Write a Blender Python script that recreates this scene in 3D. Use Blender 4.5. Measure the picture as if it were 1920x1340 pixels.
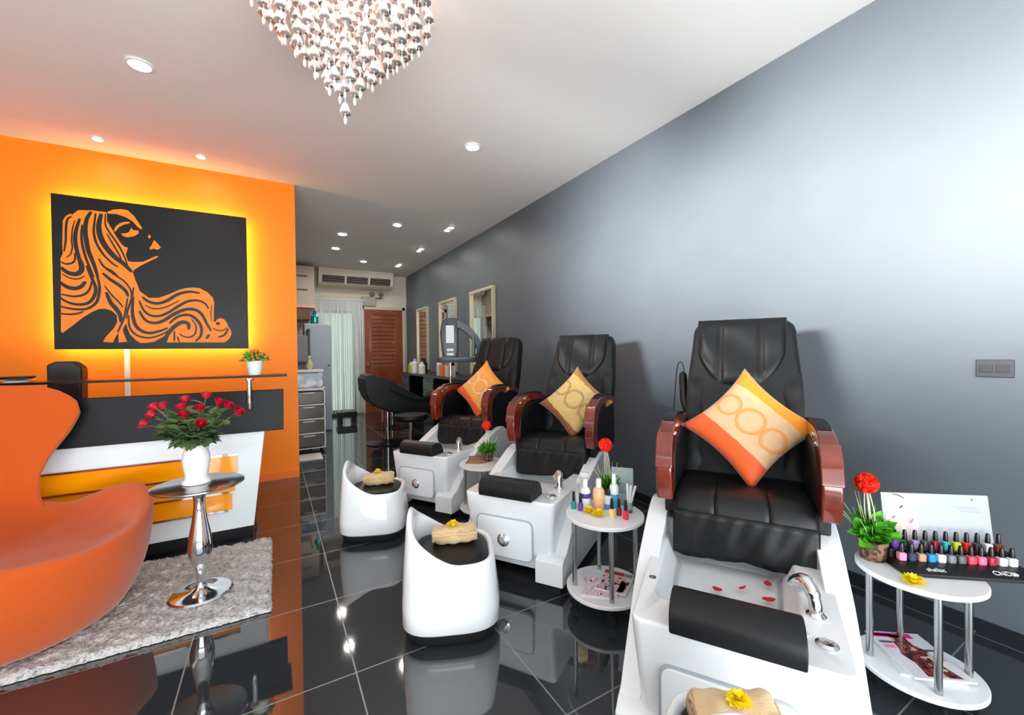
import bpy, bmesh, math, random
from mathutils import Vector, Matrix
random.seed(7)
for o in list(bpy.data.objects):
    bpy.data.objects.remove(o, do_unlink=True)
SC = bpy.context.scene
COL = SC.collection
PI = math.pi

# ------------------------------------------------------------------ camera
cam_d = bpy.data.cameras.new('camera')
cam = bpy.data.objects.new('camera', cam_d)
COL.objects.link(cam)
cam_d.sensor_width = 36.0
cam_d.lens = 782.0 / 1920.0 * 36.0
cam_d.clip_start = 0.02
rx, dn, fw = Vector((0.86673, -0.49874, -0.01288)), None, Vector((0.49866, 0.86676, -0.00994))
fw.normalize(); rx = (rx - fw * rx.dot(fw)).normalized(); up = rx.cross(fw)
cam.matrix_world = Matrix(((rx.x, up.x, -fw.x, 0), (rx.y, up.y, -fw.y, 0), (rx.z, up.z, -fw.z, 1.25), (0, 0, 0, 1)))
SC.camera = cam

# ------------------------------------------------------------------ world, light, exposure
SC.view_settings.view_transform = 'Standard'
SC.view_settings.look = 'None'
SC.view_settings.exposure = 0.06
SC.view_settings.gamma = 1.0
SC.view_settings.use_curve_mapping = False
W = bpy.data.worlds.new('daylight_sky'); SC.world = W; W.use_nodes = True
bg = W.node_tree.nodes['Background']
bg.inputs[0].default_value = (0.86, 0.93, 1.0, 1)
bg.inputs[1].default_value = 1.0

def area(name, loc, aim, sx, sy, power, color=(1, 1, 1), spread=180):
    d = bpy.data.lights.new(name, 'AREA'); d.shape = 'RECTANGLE'; d.size = sx; d.size_y = sy
    d.energy = power; d.color = color; d.spread = math.radians(spread)
    o = bpy.data.objects.new(name, d); COL.objects.link(o); o.location = loc
    o.rotation_euler = (Vector(aim) - Vector(loc)).to_track_quat('-Z', 'Y').to_euler()
    return o
# daylight through the glazed shop front behind the camera
area('shopfront_daylight', (-0.2, -1.75, 1.5), (0.0, 3.0, 1.3), 4.4, 2.2, 70, (0.92, 0.97, 1.0))
# added lamp low at the shop front, throwing light up on the ceiling
area('added_ceiling_uplight', (0.0, -1.75, 0.45), (0.3, 1.6, 3.0), 4.4, 0.8, 132, (0.97, 0.99, 1.0), 150)
# added lamp at the unseen left wall: a level bright band across the room
area('added_band_light', (-2.70, 0.95, 2.13), (2.7, 0.95, 2.13), 4.5, 0.34, 76, (0.97, 1.0, 0.98), 30)

ART_OUTLINE=[(0.161,1.144),(0.246,1.155),(0.33,1.154),(0.334,1.141),(0.333,1.084),(0.357,1.03),(0.386,0.965),(0.419,0.901),(0.441,0.877),(0.463,0.871),(0.455,0.835),(0.448,0.812),(0.461,0.755),(0.491,0.751),(0.559,0.759),(0.655,0.822),(0.664,0.811),(0.549,0.728),(0.508,0.692),(0.49,0.664),(0.495,0.65),(0.506,0.601),(0.518,0.564),(0.534,0.504),(0.595,0.448),(0.664,0.452),(0.735,0.488),(0.808,0.533),(0.854,0.55),(0.905,0.559),(0.956,0.557),(1.013,0.522),(1.051,0.477),(1.062,0.431),(1.058,0.348),(1.056,0.258),(1.066,0.247),(1.081,0.274),(1.111,0.288),(1.14,0.273),(1.16,0.237),(1.169,0.207),(1.189,0.172),(1.192,0.135),(1.172,0.093),(1.137,0.059),(0.697,0.058),(0.716,0.107),(0.702,0.121),(0.662,0.09),(0.623,0.064),(0.562,0.052),(0.529,0.055),(0.502,0.078),(0.465,0.127),(0.448,0.182),(0.444,0.22),(0.43,0.203),(0.419,0.17),(0.424,0.132),(0.445,0.064),(0.39,0.056),(0.39,0.137),(0.371,0.104),(0.354,0.056),(0.292,0.061),(0.307,0.098),(0.364,0.18),(0.385,0.235),(0.382,0.289),(0.35,0.325),(0.311,0.341),(0.271,0.337),(0.224,0.307),(0.177,0.266),(0.116,0.201),(0.051,0.133),(0.042,0.143),(0.044,0.277),(0.046,0.411),(0.048,0.514),(0.05,0.637),(0.049,0.714),(0.049,0.736),(0.063,0.776),(0.062,0.852),(0.064,0.935),(0.068,1.045),(0.086,1.086),(0.116,1.11),(0.121,1.099),(0.112,1.084),(0.132,1.112)]
ART_PIECES=[[(0.338,1.159),(0.373,1.181),(0.424,1.195),(0.468,1.191),(0.507,1.15),(0.537,1.096),(0.559,1.052),(0.554,1.04),(0.532,1.055),(0.497,1.102),(0.454,1.13),(0.398,1.148),(0.338,1.144)],[(0.374,0.998),(0.387,1.04),(0.414,1.073),(0.444,1.089),(0.475,1.094),(0.48,1.082),(0.44,1.065),(0.409,1.04),(0.387,1.0)],[(0.421,0.987),(0.447,0.991),(0.474,1.006),(0.487,1.044),(0.5,1.027),(0.536,1.026),(0.536,1.002),(0.508,0.976),(0.464,0.959),(0.434,0.966)],[(0.596,0.978),(0.606,1.005),(0.618,0.984),(0.607,0.966)],[(0.639,0.96),(0.662,0.93),(0.684,0.896),(0.661,0.875),(0.633,0.882),(0.61,0.869),(0.606,0.888),(0.62,0.907)]]
ART_STROKES=[(0.0104,[(0.12,1.086),(0.096,1.06),(0.086,0.993),(0.082,0.882),(0.071,0.793)]),(0.0069,[(0.139,1.055),(0.124,0.987),(0.117,0.887),(0.12,0.832),(0.107,0.775),(0.082,0.745)]),(0.0198,[(0.168,1.076),(0.144,0.973),(0.138,0.889),(0.147,0.807),(0.162,0.725),(0.165,0.67)]),(0.0224,[(0.238,1.143),(0.21,1.077),(0.199,0.98),(0.205,0.897),(0.216,0.815),(0.247,0.706),(0.27,0.6)]),(0.0121,[(0.181,1.028),(0.176,0.949),(0.18,0.861),(0.199,0.757),(0.23,0.648),(0.245,0.598)]),(0.0121,[(0.265,1.136),(0.257,1.061),(0.251,0.971),(0.267,0.882),(0.307,0.796),(0.361,0.728),(0.399,0.697)]),(0.0285,[(0.3,1.136),(0.283,1.042),(0.289,0.953),(0.321,0.866),(0.375,0.786),(0.434,0.729),(0.486,0.664)]),(0.0095,[(0.325,1.139),(0.324,1.048),(0.344,0.994),(0.385,0.92),(0.419,0.849),(0.444,0.776),(0.46,0.708)]),(0.0086,[(0.331,0.975),(0.368,0.889),(0.405,0.807),(0.421,0.757)]),(0.0112,[(0.277,0.759),(0.309,0.694),(0.36,0.659),(0.402,0.611)]),(0.0104,[(0.051,0.709),(0.078,0.695),(0.113,0.704),(0.134,0.734),(0.133,0.789)]),(0.0259,[(0.05,0.665),(0.092,0.625),(0.14,0.618),(0.169,0.648),(0.173,0.699),(0.158,0.753)]),(0.0227,[(0.043,0.545),(0.083,0.509),(0.128,0.499),(0.166,0.517),(0.194,0.561)]),(0.0073,[(0.056,0.613),(0.103,0.581),(0.152,0.579),(0.191,0.608)]),(0.0122,[(0.049,0.447),(0.093,0.437),(0.127,0.434),(0.18,0.45),(0.216,0.494),(0.232,0.564)]),(0.0171,[(0.041,0.421),(0.081,0.387),(0.137,0.369),(0.194,0.377),(0.23,0.411),(0.25,0.465),(0.255,0.513),(0.236,0.58),(0.214,0.653),(0.203,0.694)]),(0.0146,[(0.04,0.349),(0.099,0.333),(0.155,0.328),(0.209,0.341),(0.257,0.391),(0.273,0.455),(0.279,0.514),(0.271,0.583),(0.25,0.688)]),(0.0106,[(0.039,0.29),(0.098,0.286),(0.147,0.296),(0.178,0.313)]),(0.0187,[(0.3,0.639),(0.347,0.589),(0.402,0.544),(0.443,0.498),(0.458,0.45)]),(0.0089,[(0.316,0.678),(0.376,0.629),(0.436,0.579),(0.476,0.506),(0.479,0.435)]),(0.0089,[(0.31,0.533),(0.353,0.46),(0.4,0.398),(0.424,0.355)]),(0.0235,[(0.319,0.48),(0.346,0.395),(0.379,0.343),(0.402,0.295),(0.409,0.23)]),(0.0106,[(0.454,0.439),(0.438,0.323),(0.424,0.252),(0.401,0.186),(0.386,0.142)]),(0.0097,[(0.495,0.534),(0.483,0.446),(0.454,0.335),(0.445,0.258)]),(0.0187,[(0.492,0.452),(0.484,0.353),(0.487,0.276),(0.506,0.199),(0.545,0.156),(0.596,0.14),(0.662,0.158),(0.72,0.187)]),(0.0114,[(0.46,0.291),(0.459,0.215),(0.478,0.155),(0.519,0.114),(0.579,0.098),(0.63,0.107),(0.697,0.141),(0.755,0.193)]),(0.0187,[(0.552,0.455),(0.59,0.416),(0.654,0.402),(0.721,0.431),(0.798,0.492),(0.881,0.519),(0.956,0.51)]),(0.0081,[(0.568,0.384),(0.61,0.358),(0.671,0.358),(0.733,0.386),(0.806,0.435)]),(0.0162,[(0.53,0.421),(0.559,0.339),(0.601,0.296),(0.666,0.292),(0.732,0.329),(0.805,0.389),(0.87,0.433),(0.94,0.442),(0.992,0.418),(1.02,0.37)]),(0.0203,[(0.529,0.332),(0.57,0.251),(0.634,0.229),(0.696,0.254),(0.768,0.313),(0.851,0.357),(0.925,0.354),(0.971,0.309),(1.003,0.233),(1.036,0.163)]),(0.0179,[(0.731,0.227),(0.795,0.291),(0.868,0.308),(0.924,0.272),(0.96,0.203),(0.956,0.121),(0.916,0.068)]),(0.0244,[(0.701,0.056),(0.716,0.124),(0.766,0.199),(0.821,0.24),(0.867,0.227),(0.868,0.175)]),(0.0097,[(0.801,0.137),(0.828,0.114),(0.874,0.106),(0.914,0.138),(0.922,0.208),(0.891,0.271)]),(0.0057,[(1.045,0.406),(1.036,0.335),(1.042,0.252)]),(0.0203,[(1.073,0.235),(1.103,0.236)]),(0.0081,[(1.046,0.193),(1.09,0.17),(1.129,0.174),(1.159,0.201)]),(0.0138,[(1.089,0.107),(1.138,0.132),(1.166,0.189)]),(0.0146,[(1.021,0.133),(0.996,0.092)]),(0.0097,[(0.766,0.159),(0.764,0.068)]),(0.0081,[(0.785,0.114),(0.8,0.059)])]
ROSES=[(-0.566,2.783,0.91),(-0.541,2.804,0.954),(-0.517,2.721,1.002),(-0.496,2.801,0.99),(-0.398,2.757,1.025),(-0.381,2.608,0.959),(-0.403,2.691,0.994),(-0.314,2.558,0.994),(-0.305,2.715,1.043),(-0.307,2.519,0.922),(-0.241,2.621,1.014),(-0.198,2.538,1.001),(-0.157,2.549,0.966)]
LC_ROT = 50
# ------------------------------------------------------------------ helpers
def lin(c):
    return tuple(((v / 255.0) / 12.92 if v / 255.0 <= 0.04045 else ((v / 255.0 + 0.055) / 1.055) ** 2.4) for v in c)

MATS = {}
def mat(name, rgb, rough=0.5, metal=0.0, coat=0.0, trans=0.0, ior=1.45, emit=0.0, emit_rgb=None, noise=None, bump=None, spec=0.5, sheen=0.0, alpha=1.0):
    if name in MATS: return MATS[name]
    m = bpy.data.materials.new(name); m.use_nodes = True
    nt = m.node_tree; b = nt.nodes['Principled BSDF']
    c = lin(rgb) + (1,)
    b.inputs['Base Color'].default_value = c
    b.inputs['Roughness'].default_value = rough
    b.inputs['Metallic'].default_value = metal
    b.inputs['IOR'].default_value = ior
    b.inputs['Coat Weight'].default_value = coat
    b.inputs['Coat Roughness'].default_value = 0.05
    b.inputs['Transmission Weight'].default_value = trans
    b.inputs['Specular IOR Level'].default_value = spec
    b.inputs['Sheen Weight'].default_value = sheen
    b.inputs['Alpha'].default_value = alpha
    if emit:
        b.inputs['Emission Color'].default_value = lin(emit_rgb or rgb) + (1,)
        b.inputs['Emission Strength'].default_value = emit
    if noise or bump:
        tc = nt.nodes.new('ShaderNodeTexCoord')
    if noise:                       # (scale, second colour, low, high, detail)
        n = nt.nodes.new('ShaderNodeTexNoise'); n.inputs['Scale'].default_value = noise[0]
        n.inputs['Detail'].default_value = noise[4] if len(noise) > 4 else 4
        nt.links.new(tc.outputs['Object'], n.inputs['Vector'])
        r = nt.nodes.new('ShaderNodeValToRGB')
        r.color_ramp.elements[0].position = noise[2]; r.color_ramp.elements[1].position = noise[3]
        r.color_ramp.elements[0].color = c; r.color_ramp.elements[1].color = lin(noise[1]) + (1,)
        nt.links.new(n.outputs['Fac'], r.inputs[0]); nt.links.new(r.outputs[0], b.inputs['Base Color'])
    if bump:                        # (scale, strength, distance)
        n2 = nt.nodes.new('ShaderNodeTexNoise'); n2.inputs['Scale'].default_value = bump[0]; n2.inputs['Detail'].default_value = 5
        nt.links.new(tc.outputs['Object'], n2.inputs['Vector'])
        bp = nt.nodes.new('ShaderNodeBump'); bp.inputs['Strength'].default_value = bump[1]; bp.inputs['Distance'].default_value = bump[2]
        nt.links.new(n2.outputs['Fac'], bp.inputs['Height']); nt.links.new(bp.outputs[0], b.inputs['Normal'])
    MATS[name] = m
    return m

def printmat(name, cols, scale):
    m = mat(name, cols[0], 0.3, coat=0.3); nt = m.node_tree
    if 'ramp' in nt.nodes: return m
    tc = nt.nodes.new('ShaderNodeTexCoord'); n = nt.nodes.new('ShaderNodeTexNoise'); n.inputs['Scale'].default_value = scale; n.inputs['Detail'].default_value = 3
    nt.links.new(tc.outputs['Object'], n.inputs['Vector']); r = nt.nodes.new('ShaderNodeValToRGB'); r.name = 'ramp'; r.color_ramp.interpolation = 'CONSTANT'
    k = len(cols)
    while len(r.color_ramp.elements) < k: r.color_ramp.elements.new(0.5)
    for i in range(k):
        r.color_ramp.elements[i].position = 0.0 if i == 0 else 0.32 + 0.36 * i / k; r.color_ramp.elements[i].color = lin(cols[i]) + (1,)
    nt.links.new(n.outputs['Fac'], r.inputs[0]); nt.links.new(r.outputs[0], nt.nodes['Principled BSDF'].inputs['Base Color'])
    return m

class G:
    """collects vertices and faces of one mesh"""
    def __init__(s): s.v = []; s.f = []
    def add(s, vs, fs):
        o = len(s.v); s.v += [tuple(p) for p in vs]; s.f += [tuple(i + o for i in f) for f in fs]
        return s
    def mark(s): return len(s.v)
    def xf(s, m, start=0):
        for i in range(start, len(s.v)): s.v[i] = tuple(m @ Vector(s.v[i]))
        return s
    def box(s, x0, x1, y0, y1, z0, z1):
        v = [(x, y, z) for z in (z0, z1) for x, y in ((x0, y0), (x1, y0), (x1, y1), (x0, y1))]
        return s.add(v, [(3, 2, 1, 0), (4, 5, 6, 7), (0, 1, 5, 4), (1, 2, 6, 5), (2, 3, 7, 6), (3, 0, 4, 7)])
    def loft(s, loops, cap0=True, cap1=True, closed=True):
        n = len(loops[0]); vs = [p for l in loops for p in l]; fs = []
        for k in range(len(loops) - 1):
            for i in range(n if closed else n - 1):
                j = (i + 1) % n
                fs.append((k * n + i, k * n + j, (k + 1) * n + j, (k + 1) * n + i))
        if cap0: fs.append(tuple(range(n - 1, -1, -1)))
        if cap1: fs.append(tuple((len(loops) - 1) * n + i for i in range(n)))
        return s.add(vs, fs)
    def prism(s, poly, axis, a, b):
        def p3(p, t):
            return {'x': (t, p[0], p[1]), 'y': (p[0], t, p[1]), 'z': (p[0], p[1], t)}[axis]
        return s.loft([[p3(p, a) for p in poly], [p3(p, b) for p in poly]])
    def cyl(s, p0, p1, r0, r1=None, seg=16):
        r1 = r0 if r1 is None else r1
        return s.tube([p0, p1], [r0, r1], seg)
    def tube(s, pts, r, seg=8, cap=True):
        pts = [Vector(p) for p in pts]; n = len(pts)
        rs = r if isinstance(r, (list, tuple)) else [r] * n
        loops = []; ref = None
        for i, p in enumerate(pts):
            t = (pts[min(i + 1, n - 1)] - pts[max(i - 1, 0)])
            t = t.normalized() if t.length > 1e-9 else Vector((0, 0, 1))
            if ref is None:
                ref = Vector((0, 0, 1)) if abs(t.z) < 0.9 else Vector((1, 0, 0))
            u = (ref - t * ref.dot(t))
            if u.length < 1e-6: u = Vector((1, 0, 0)) - t * t.x
            u.normalize(); w = t.cross(u); ref = u
            loops.append([tuple(p + (u * math.cos(2 * PI * k / seg) + w * math.sin(2 * PI * k / seg)) * rs[i]) for k in range(seg)])
        return s.loft(loops, cap, cap)
    def lathe(s, prof, c=(0, 0, 0), seg=28, cap0=True, cap1=True):
        loops = [[(c[0] + r * math.cos(2 * PI * k / seg), c[1] + r * math.sin(2 * PI * k / seg), c[2] + z) for k in range(seg)] for r, z in prof]
        return s.loft(loops, cap0, cap1)
    def ball(s, c, r, seg=16, rings=10):
        r = (r, r, r) if not isinstance(r, (list, tuple)) else r
        loops = []
        for i in range(1, rings):
            a = PI * i / rings - PI / 2
            loops.append([(c[0] + r[0] * math.cos(a) * math.cos(2 * PI * k / seg), c[1] + r[1] * math.cos(a) * math.sin(2 * PI * k / seg), c[2] + r[2] * math.sin(a)) for k in range(seg)])
        return s.loft(loops)
    def grid(s, fn, nu, nv):
        vs = [fn(i / nu, j / nv) for j in range(nv + 1) for i in range(nu + 1)]
        fs = [(j * (nu + 1) + i, j * (nu + 1) + i + 1, (j + 1) * (nu + 1) + i + 1, (j + 1) * (nu + 1) + i) for j in range(nv) for i in range(nu)]
        return s.add(vs, fs)

def obj(name, g, m, parent=None, bevel=0.0, bseg=2, sub=0, solid=0.0, angle=35, loc=None, fix=True):
    me = bpy.data.meshes.new(name)
    me.from_pydata(g.v, [], g.f)
    if fix:
        bm = bmesh.new(); bm.from_mesh(me); bmesh.ops.recalc_face_normals(bm, faces=bm.faces); bm.to_mesh(me); bm.free()
    me.polygons.foreach_set('use_smooth', [True] * len(me.polygons))
    me.set_sharp_from_angle(angle=math.radians(angle))
    o = bpy.data.objects.new(name, me); COL.objects.link(o)
    if m: me.materials.append(m)
    if parent: o.parent = parent
    if loc: o.location = loc
    if solid:
        md = o.modifiers.new('solid', 'SOLIDIFY'); md.thickness = solid; md.offset = 0
    if bevel:
        md = o.modifiers.new('bevel', 'BEVEL'); md.width = bevel; md.segments = bseg; md.limit_method = 'ANGLE'; md.angle_limit = math.radians(35); md.harden_normals = True
    if sub:
        md = o.modifiers.new('sub', 'SUBSURF'); md.levels = sub; md.render_levels = sub
    return o

def two(o, m2, first):
    o.data.materials.append(m2)
    for i in range(first, len(o.data.polygons)): o.data.polygons[i].material_index = 1
    return o
def tag(o, label, cat, group=None):
    o['label'] = label; o['category'] = cat
    if group: o['group'] = group
    return o
def thing(name, label, cat, loc=(0, 0, 0), rot=0.0, group=None):
    o = bpy.data.objects.new(name, None); COL.objects.link(o); o.empty_display_size = 0.1
    o.location = loc; o.rotation_euler = (0, 0, rot)
    return tag(o, label, cat, group)
def struct(name, g, m, parent=None, **k):
    o = obj(name, g, m, parent, **k)
    if not parent: o['kind'] = 'structure'
    return o
def dup(root, loc, rot=None, label=None, group=None):
    r = root.copy(); COL.objects.link(r); r.location = loc
    if rot is not None: r.rotation_euler = (0, 0, rot)
    if label: r['label'] = label
    if group: r['group'] = group
    for ch in list(root.children):
        c = ch.copy(); COL.objects.link(c); c.parent = r
        for gch in list(ch.children):
            d = gch.copy(); COL.objects.link(d); d.parent = c
    return r
def rrect(cx, cy, hx, hy, r, z, k=5, hx2=None):
    """rounded rectangle loop in xy; hx2 = half width at the far (y+) end"""
    hx2 = hx if hx2 is None else hx2
    pts = []
    for (sx, sy, a0) in ((1, -1, -PI / 2), (1, 1, 0), (-1, 1, PI / 2), (-1, -1, PI)):
        h = hx if sy < 0 else hx2
        for i in range(k + 1):
            a = a0 + PI / 2 * i / k
            pts.append((cx + sx * (h - r) + r * math.cos(a), cy + sy * (hy - r) + r * math.sin(a), z))
    return pts
def smooth(t): t = max(0, min(1, t)); return t * t * (3 - 2 * t)
def spline(pts, n=6):
    """Catmull-Rom through points (any dimension)"""
    P = [pts[0]] + list(pts) + [pts[-1]]; out = []
    for i in range(1, len(P) - 2):
        for k in range(n):
            t = k / n
            out.append(tuple(0.5 * (2 * b + (c - a) * t + (2 * a - 5 * b + 4 * c - d) * t * t + (3 * b - a - 3 * c + d) * t ** 3) for a, b, c, d in zip(P[i - 1], P[i], P[i + 1], P[i + 2])))
    out.append(tuple(pts[-1]))
    return out
def txt(name, s, size, m, parent, loc, rot, depth=0.0006):
    cu = bpy.data.curves.new('lettering', 'FONT'); cu.body = s; cu.size = size; cu.extrude = depth; cu.align_x = 'CENTER'
    to = bpy.data.objects.new('lettering', cu); COL.objects.link(to)
    bpy.context.view_layer.update()
    me = bpy.data.meshes.new_from_object(to.evaluated_get(bpy.context.evaluated_depsgraph_get()))
    bpy.data.objects.remove(to, do_unlink=True)
    o = bpy.data.objects.new(name, me); COL.objects.link(o); me.materials.clear(); me.materials.append(m)
    o.parent = parent; o.location = loc; o.rotation_euler = rot
    return o

# ------------------------------------------------------------------ materials
def floor_mat():
    m = bpy.data.materials.new('black_gloss_tile'); m.use_nodes = True
    nt = m.node_tree; L = nt.links; b = nt.nodes['Principled BSDF']
    geo = nt.nodes.new('ShaderNodeNewGeometry'); sep = nt.nodes.new('ShaderNodeSeparateXYZ'); L.new(geo.outputs['Position'], sep.inputs[0])
    def mth(op, a, bb):
        n = nt.nodes.new('ShaderNodeMath'); n.operation = op
        for i, v in enumerate((a, bb)):
            if isinstance(v, (int, float)): n.inputs[i].default_value = v
            else: L.new(v, n.inputs[i])
        return n.outputs[0]
    def line(axis, off, pitch):
        t = mth('ADD', sep.outputs[axis], off); t = mth('DIVIDE', t, pitch); t = mth('FRACT', t, 0)
        t = mth('SUBTRACT', t, 0.5); t = mth('ABSOLUTE', t, 0); return mth('GREATER_THAN', t, 0.5 - 0.0028 / pitch)
    g = mth('MAXIMUM', line(0, 0.325 + 5.93, 0.593), line(1, -0.573 + 5.78, 0.578))
    mix = nt.nodes.new('ShaderNodeMix'); mix.data_type = 'RGBA'
    L.new(g, mix.inputs['Factor'])
    mix.inputs['A'].default_value = (0.024, 0.028, 0.033, 1); mix.inputs['B'].default_value = (0.16, 0.17, 0.17, 1)
    L.new(mix.outputs['Result'], b.inputs['Base Color'])
    b.inputs['Roughness'].default_value = 0.035; b.inputs['IOR'].default_value = 2.15
    r = mth('MULTIPLY', g, 0.4); r = mth('ADD', r, 0.035); L.new(r, b.inputs['Roughness'])
    return m
M_floor = floor_mat()
M_ceil = mat('ceiling_paint', (226, 224, 221), 0.7, bump=(60, 0.02, 0.002))
M_grey = mat('grey_wall_paint', (99, 106, 114), 0.45, bump=(25, 0.04, 0.003), noise=(1.2, (93, 100, 108), 0.35, 0.65))
M_orange = mat('orange_wall_paint', (255, 136, 0), 0.55, bump=(40, 0.03, 0.002))
M_cream = mat('cream_wall_paint', (222, 214, 198), 0.7)
M_gel = mat('white_gelcoat', (236, 240, 243), 0.18, coat=0.5)
M_white = mat('white_laminate', (232, 234, 235), 0.3)
M_whitep = mat('white_plastic', (228, 229, 228), 0.35)
M_leather = mat('black_leather', (10, 12, 15), 0.46, bump=(180, 0.10, 0.002), spec=0.45)
M_black = mat('black_plastic', (12, 13, 15), 0.35)
M_blackwood = mat('black_lacquer', (14, 16, 19), 0.28, spec=0.5)
M_rubber = mat('black_rubber', (16, 17, 19), 0.6)
M_chrome = mat('chrome', (222, 224, 226), 0.08, 1.0)
M_steel = mat('brushed_steel', (178, 180, 181), 0.22, 1.0)
M_cherry = mat('cherry_wood', (118, 40, 22), 0.22, coat=0.8, noise=(9, (84, 24, 14), 0.35, 0.7))
M_felt = mat('orange_felt', (196, 80, 6), 0.9, sheen=0.3, bump=(160, 0.15, 0.003))
M_yellow = mat('amber_gloss_front', (255, 158, 0), 0.15, coat=0.6)
M_glass = mat('clear_glass', (235, 245, 240), 0.02, trans=1.0)
M_smoke = mat('dark_tinted_glass', (20, 16, 15), 0.25, spec=0.15)
M_beige = mat('beige_towel', (214, 184, 140), 0.95, bump=(220, 0.5, 0.006), noise=(14, (198, 166, 122), 0.4, 0.7), sheen=0.3)
M_petal = mat('yellow_petal', (255, 228, 10), 0.6)
M_leaf = mat('green_leaf', (58, 88, 44), 0.5, noise=(16, (128, 146, 104), 0.35, 0.7))
M_leaf2 = mat('bright_green_leaf', (86, 170, 40), 0.5, noise=(25, (44, 120, 24), 0.4, 0.65))
M_stem = mat('green_stem', (84, 116, 58), 0.6)
M_rose = mat('red_rose_petal', (196, 10, 44), 0.55, noise=(60, (120, 0, 24), 0.45, 0.7))
M_ballred = mat('red_orange_bloom', (255, 52, 14), 0.7, noise=(70, (214, 20, 6), 0.45, 0.65))
M_twig = mat('pale_twig', (226, 222, 196), 0.7)
M_wicker = mat('brown_wicker', (70, 44, 32), 0.7, noise=(55, (140, 104, 84), 0.45, 0.6), bump=(70, 0.8, 0.01))
M_lampb = mat('bright_lamp_glow', (255, 252, 246), 0.4, emit=520, emit_rgb=(255, 250, 242))
M_lamp = mat('lamp_glow', (255, 250, 240), 0.4, emit=160, emit_rgb=(255, 249, 240))
M_porc = mat('white_porcelain', (238, 238, 234), 0.2, coat=0.5)
M_paper = mat('white_paper', (232, 232, 234), 0.7)
M_redpetal = mat('crimson_petal', (190, 14, 40), 0.6)

# ------------------------------------------------------------------ the room
XR, XL, YF, YB, H = 2.686, -2.75, -1.9, 9.5, 3.02
YO = 4.86                                       # face of the orange partition
struct('floor', G().box(XL - 0.1, XR + 0.1, YF - 0.1, YB + 0.1, -0.08, 0), M_floor)
struct('ceiling', G().box(XL - 0.1, XR + 0.1, YF - 0.1, YB + 0.1, H, H + 0.08), M_ceil)
struct('wall_right', G().box(XR, XR + 0.1, YF, YB + 0.1, 0, H), M_grey)
struct('wall_back', G().box(XL, XR, YB, YB + 0.1, 0, H), M_cream)
struct('wall_left', G().box(XL - 0.1, XL, YF, YB + 0.1, 0, H), mat('pale_wall_paint', (214, 206, 198), 0.7))
struct('wall_orange', G().box(XL, 0.229, YO, YO + 0.12, 0, H), M_orange)
g = G()                                         # shop front: piers, sill and head round one big opening
g.box(XL, -2.45, YF - 0.1, YF, 0, H).box(2.4, XR, YF - 0.1, YF, 0, H).box(-2.45, 2.4, YF - 0.1, YF, 2.75, H).box(-2.45, 2.4, YF - 0.1, YF, 0, 0.12)
struct('wall_front', g, mat('shopfront_frame', (70, 72, 76), 0.5))
g = G()                                         # added ribbon window on the unseen left wall, to go with the band lamp
for b in ((-1.35, -1.3, 1.88, 2.42), (3.2, 3.25, 1.88, 2.42), (0.93, 0.97, 1.93, 2.37), (-1.3, 3.2, 2.37, 2.42), (-1.3, 3.2, 1.88, 1.93)): g.box(XL, XL + 0.03, *b)
w1 = struct('added_window_1', g, mat('added_window_frame', (60, 62, 66), 0.4))
obj('pane', G().box(XL + 0.004, XL + 0.012, -1.3, 3.2, 1.93, 2.37), mat('added_glow_pane', (220, 232, 240), 0.1, emit=2.0), w1)  # the glow of this invented pane is added as well
struct('baseboard_right', G().box(XR - 0.012, XR, YF, YB, 0, 0.055), mat('dark_skirting', (30, 33, 38), 0.25))
g = G().box(XL, 0.229, YO - 0.012, YO, 0, 0.07)
struct('baseboard_orange', g, mat('orange_skirting', (250, 122, 30), 0.35))

# louvred wooden door in the back wall
M_door = mat('varnished_door_wood', (150, 78, 42), 0.3, coat=0.4, noise=(5, (122, 56, 26), 0.3, 0.7))
DX0, DX1, DZ = 1.745, 2.575, 2.25
g = G().box(DX0, DX0 + 0.15, YB - 0.05, YB - 0.01, 0, DZ).box(DX1 - 0.17, DX1, YB - 0.05, YB - 0.01, 0, DZ)
g.box(DX0 + 0.15, DX1 - 0.17, YB - 0.05, YB - 0.01, DZ - 0.11, DZ).box(DX0 + 0.15, DX1 - 0.17, YB - 0.05, YB - 0.01, 0, 1.0)
z = 1.03
while z < DZ - 0.12:
    m0 = g.mark(); g.box(DX0 + 0.15, DX1 - 0.17, -0.008, 0.008, -0.05, 0.05)
    g.xf(Matrix.Translation((0, YB - 0.032, z)) @ Matrix.Rotation(math.radians(-14), 4, 'X'), m0); z += 0.088
door = struct('door_1', g, M_door)
k = obj('door_handle', G().cyl((0, 0, 0), (0, -0.03, 0), 0.03).ball((0, -0.055, 0), 0.03), M_steel, door, loc=(DX0 + 0.07, YB - 0.05, 1.04))
k['label'] = 'round steel knob'
g = G().box(DX0 - 0.06, DX0, YB - 0.06, YB, 0, DZ + 0.06).box(DX1, DX1 + 0.06, YB - 0.06, YB, 0, DZ + 0.06).box(DX0 - 0.06, DX1 + 0.06, YB - 0.06, YB, DZ, DZ + 0.06)
struct('trim_1', g, mat('door_frame_paint', (208, 196, 176), 0.5))
# black framed frosted door behind the string curtain
g = G()
for b in ((0.72, 0.78, 0.02, 2.2), (1.5, 1.56, 0.02, 2.2), (0.78, 1.5, 2.14, 2.2), (0.78, 1.5, 0.02, 0.1)):
    g.box(b[0], b[1], YB - 0.05, YB - 0.005, b[2], b[3])
d2 = struct('door_2', g, M_black)
obj('frosted_pane', G().box(0.78, 1.5, YB - 0.035, YB - 0.02, 0.1, 2.14), mat('glowing_frosted_glass', (176, 196, 188), 0.35, emit=0.9, emit_rgb=(200, 216, 210)), d2)  # pane glow added to brighten the curtain and the back area

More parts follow.
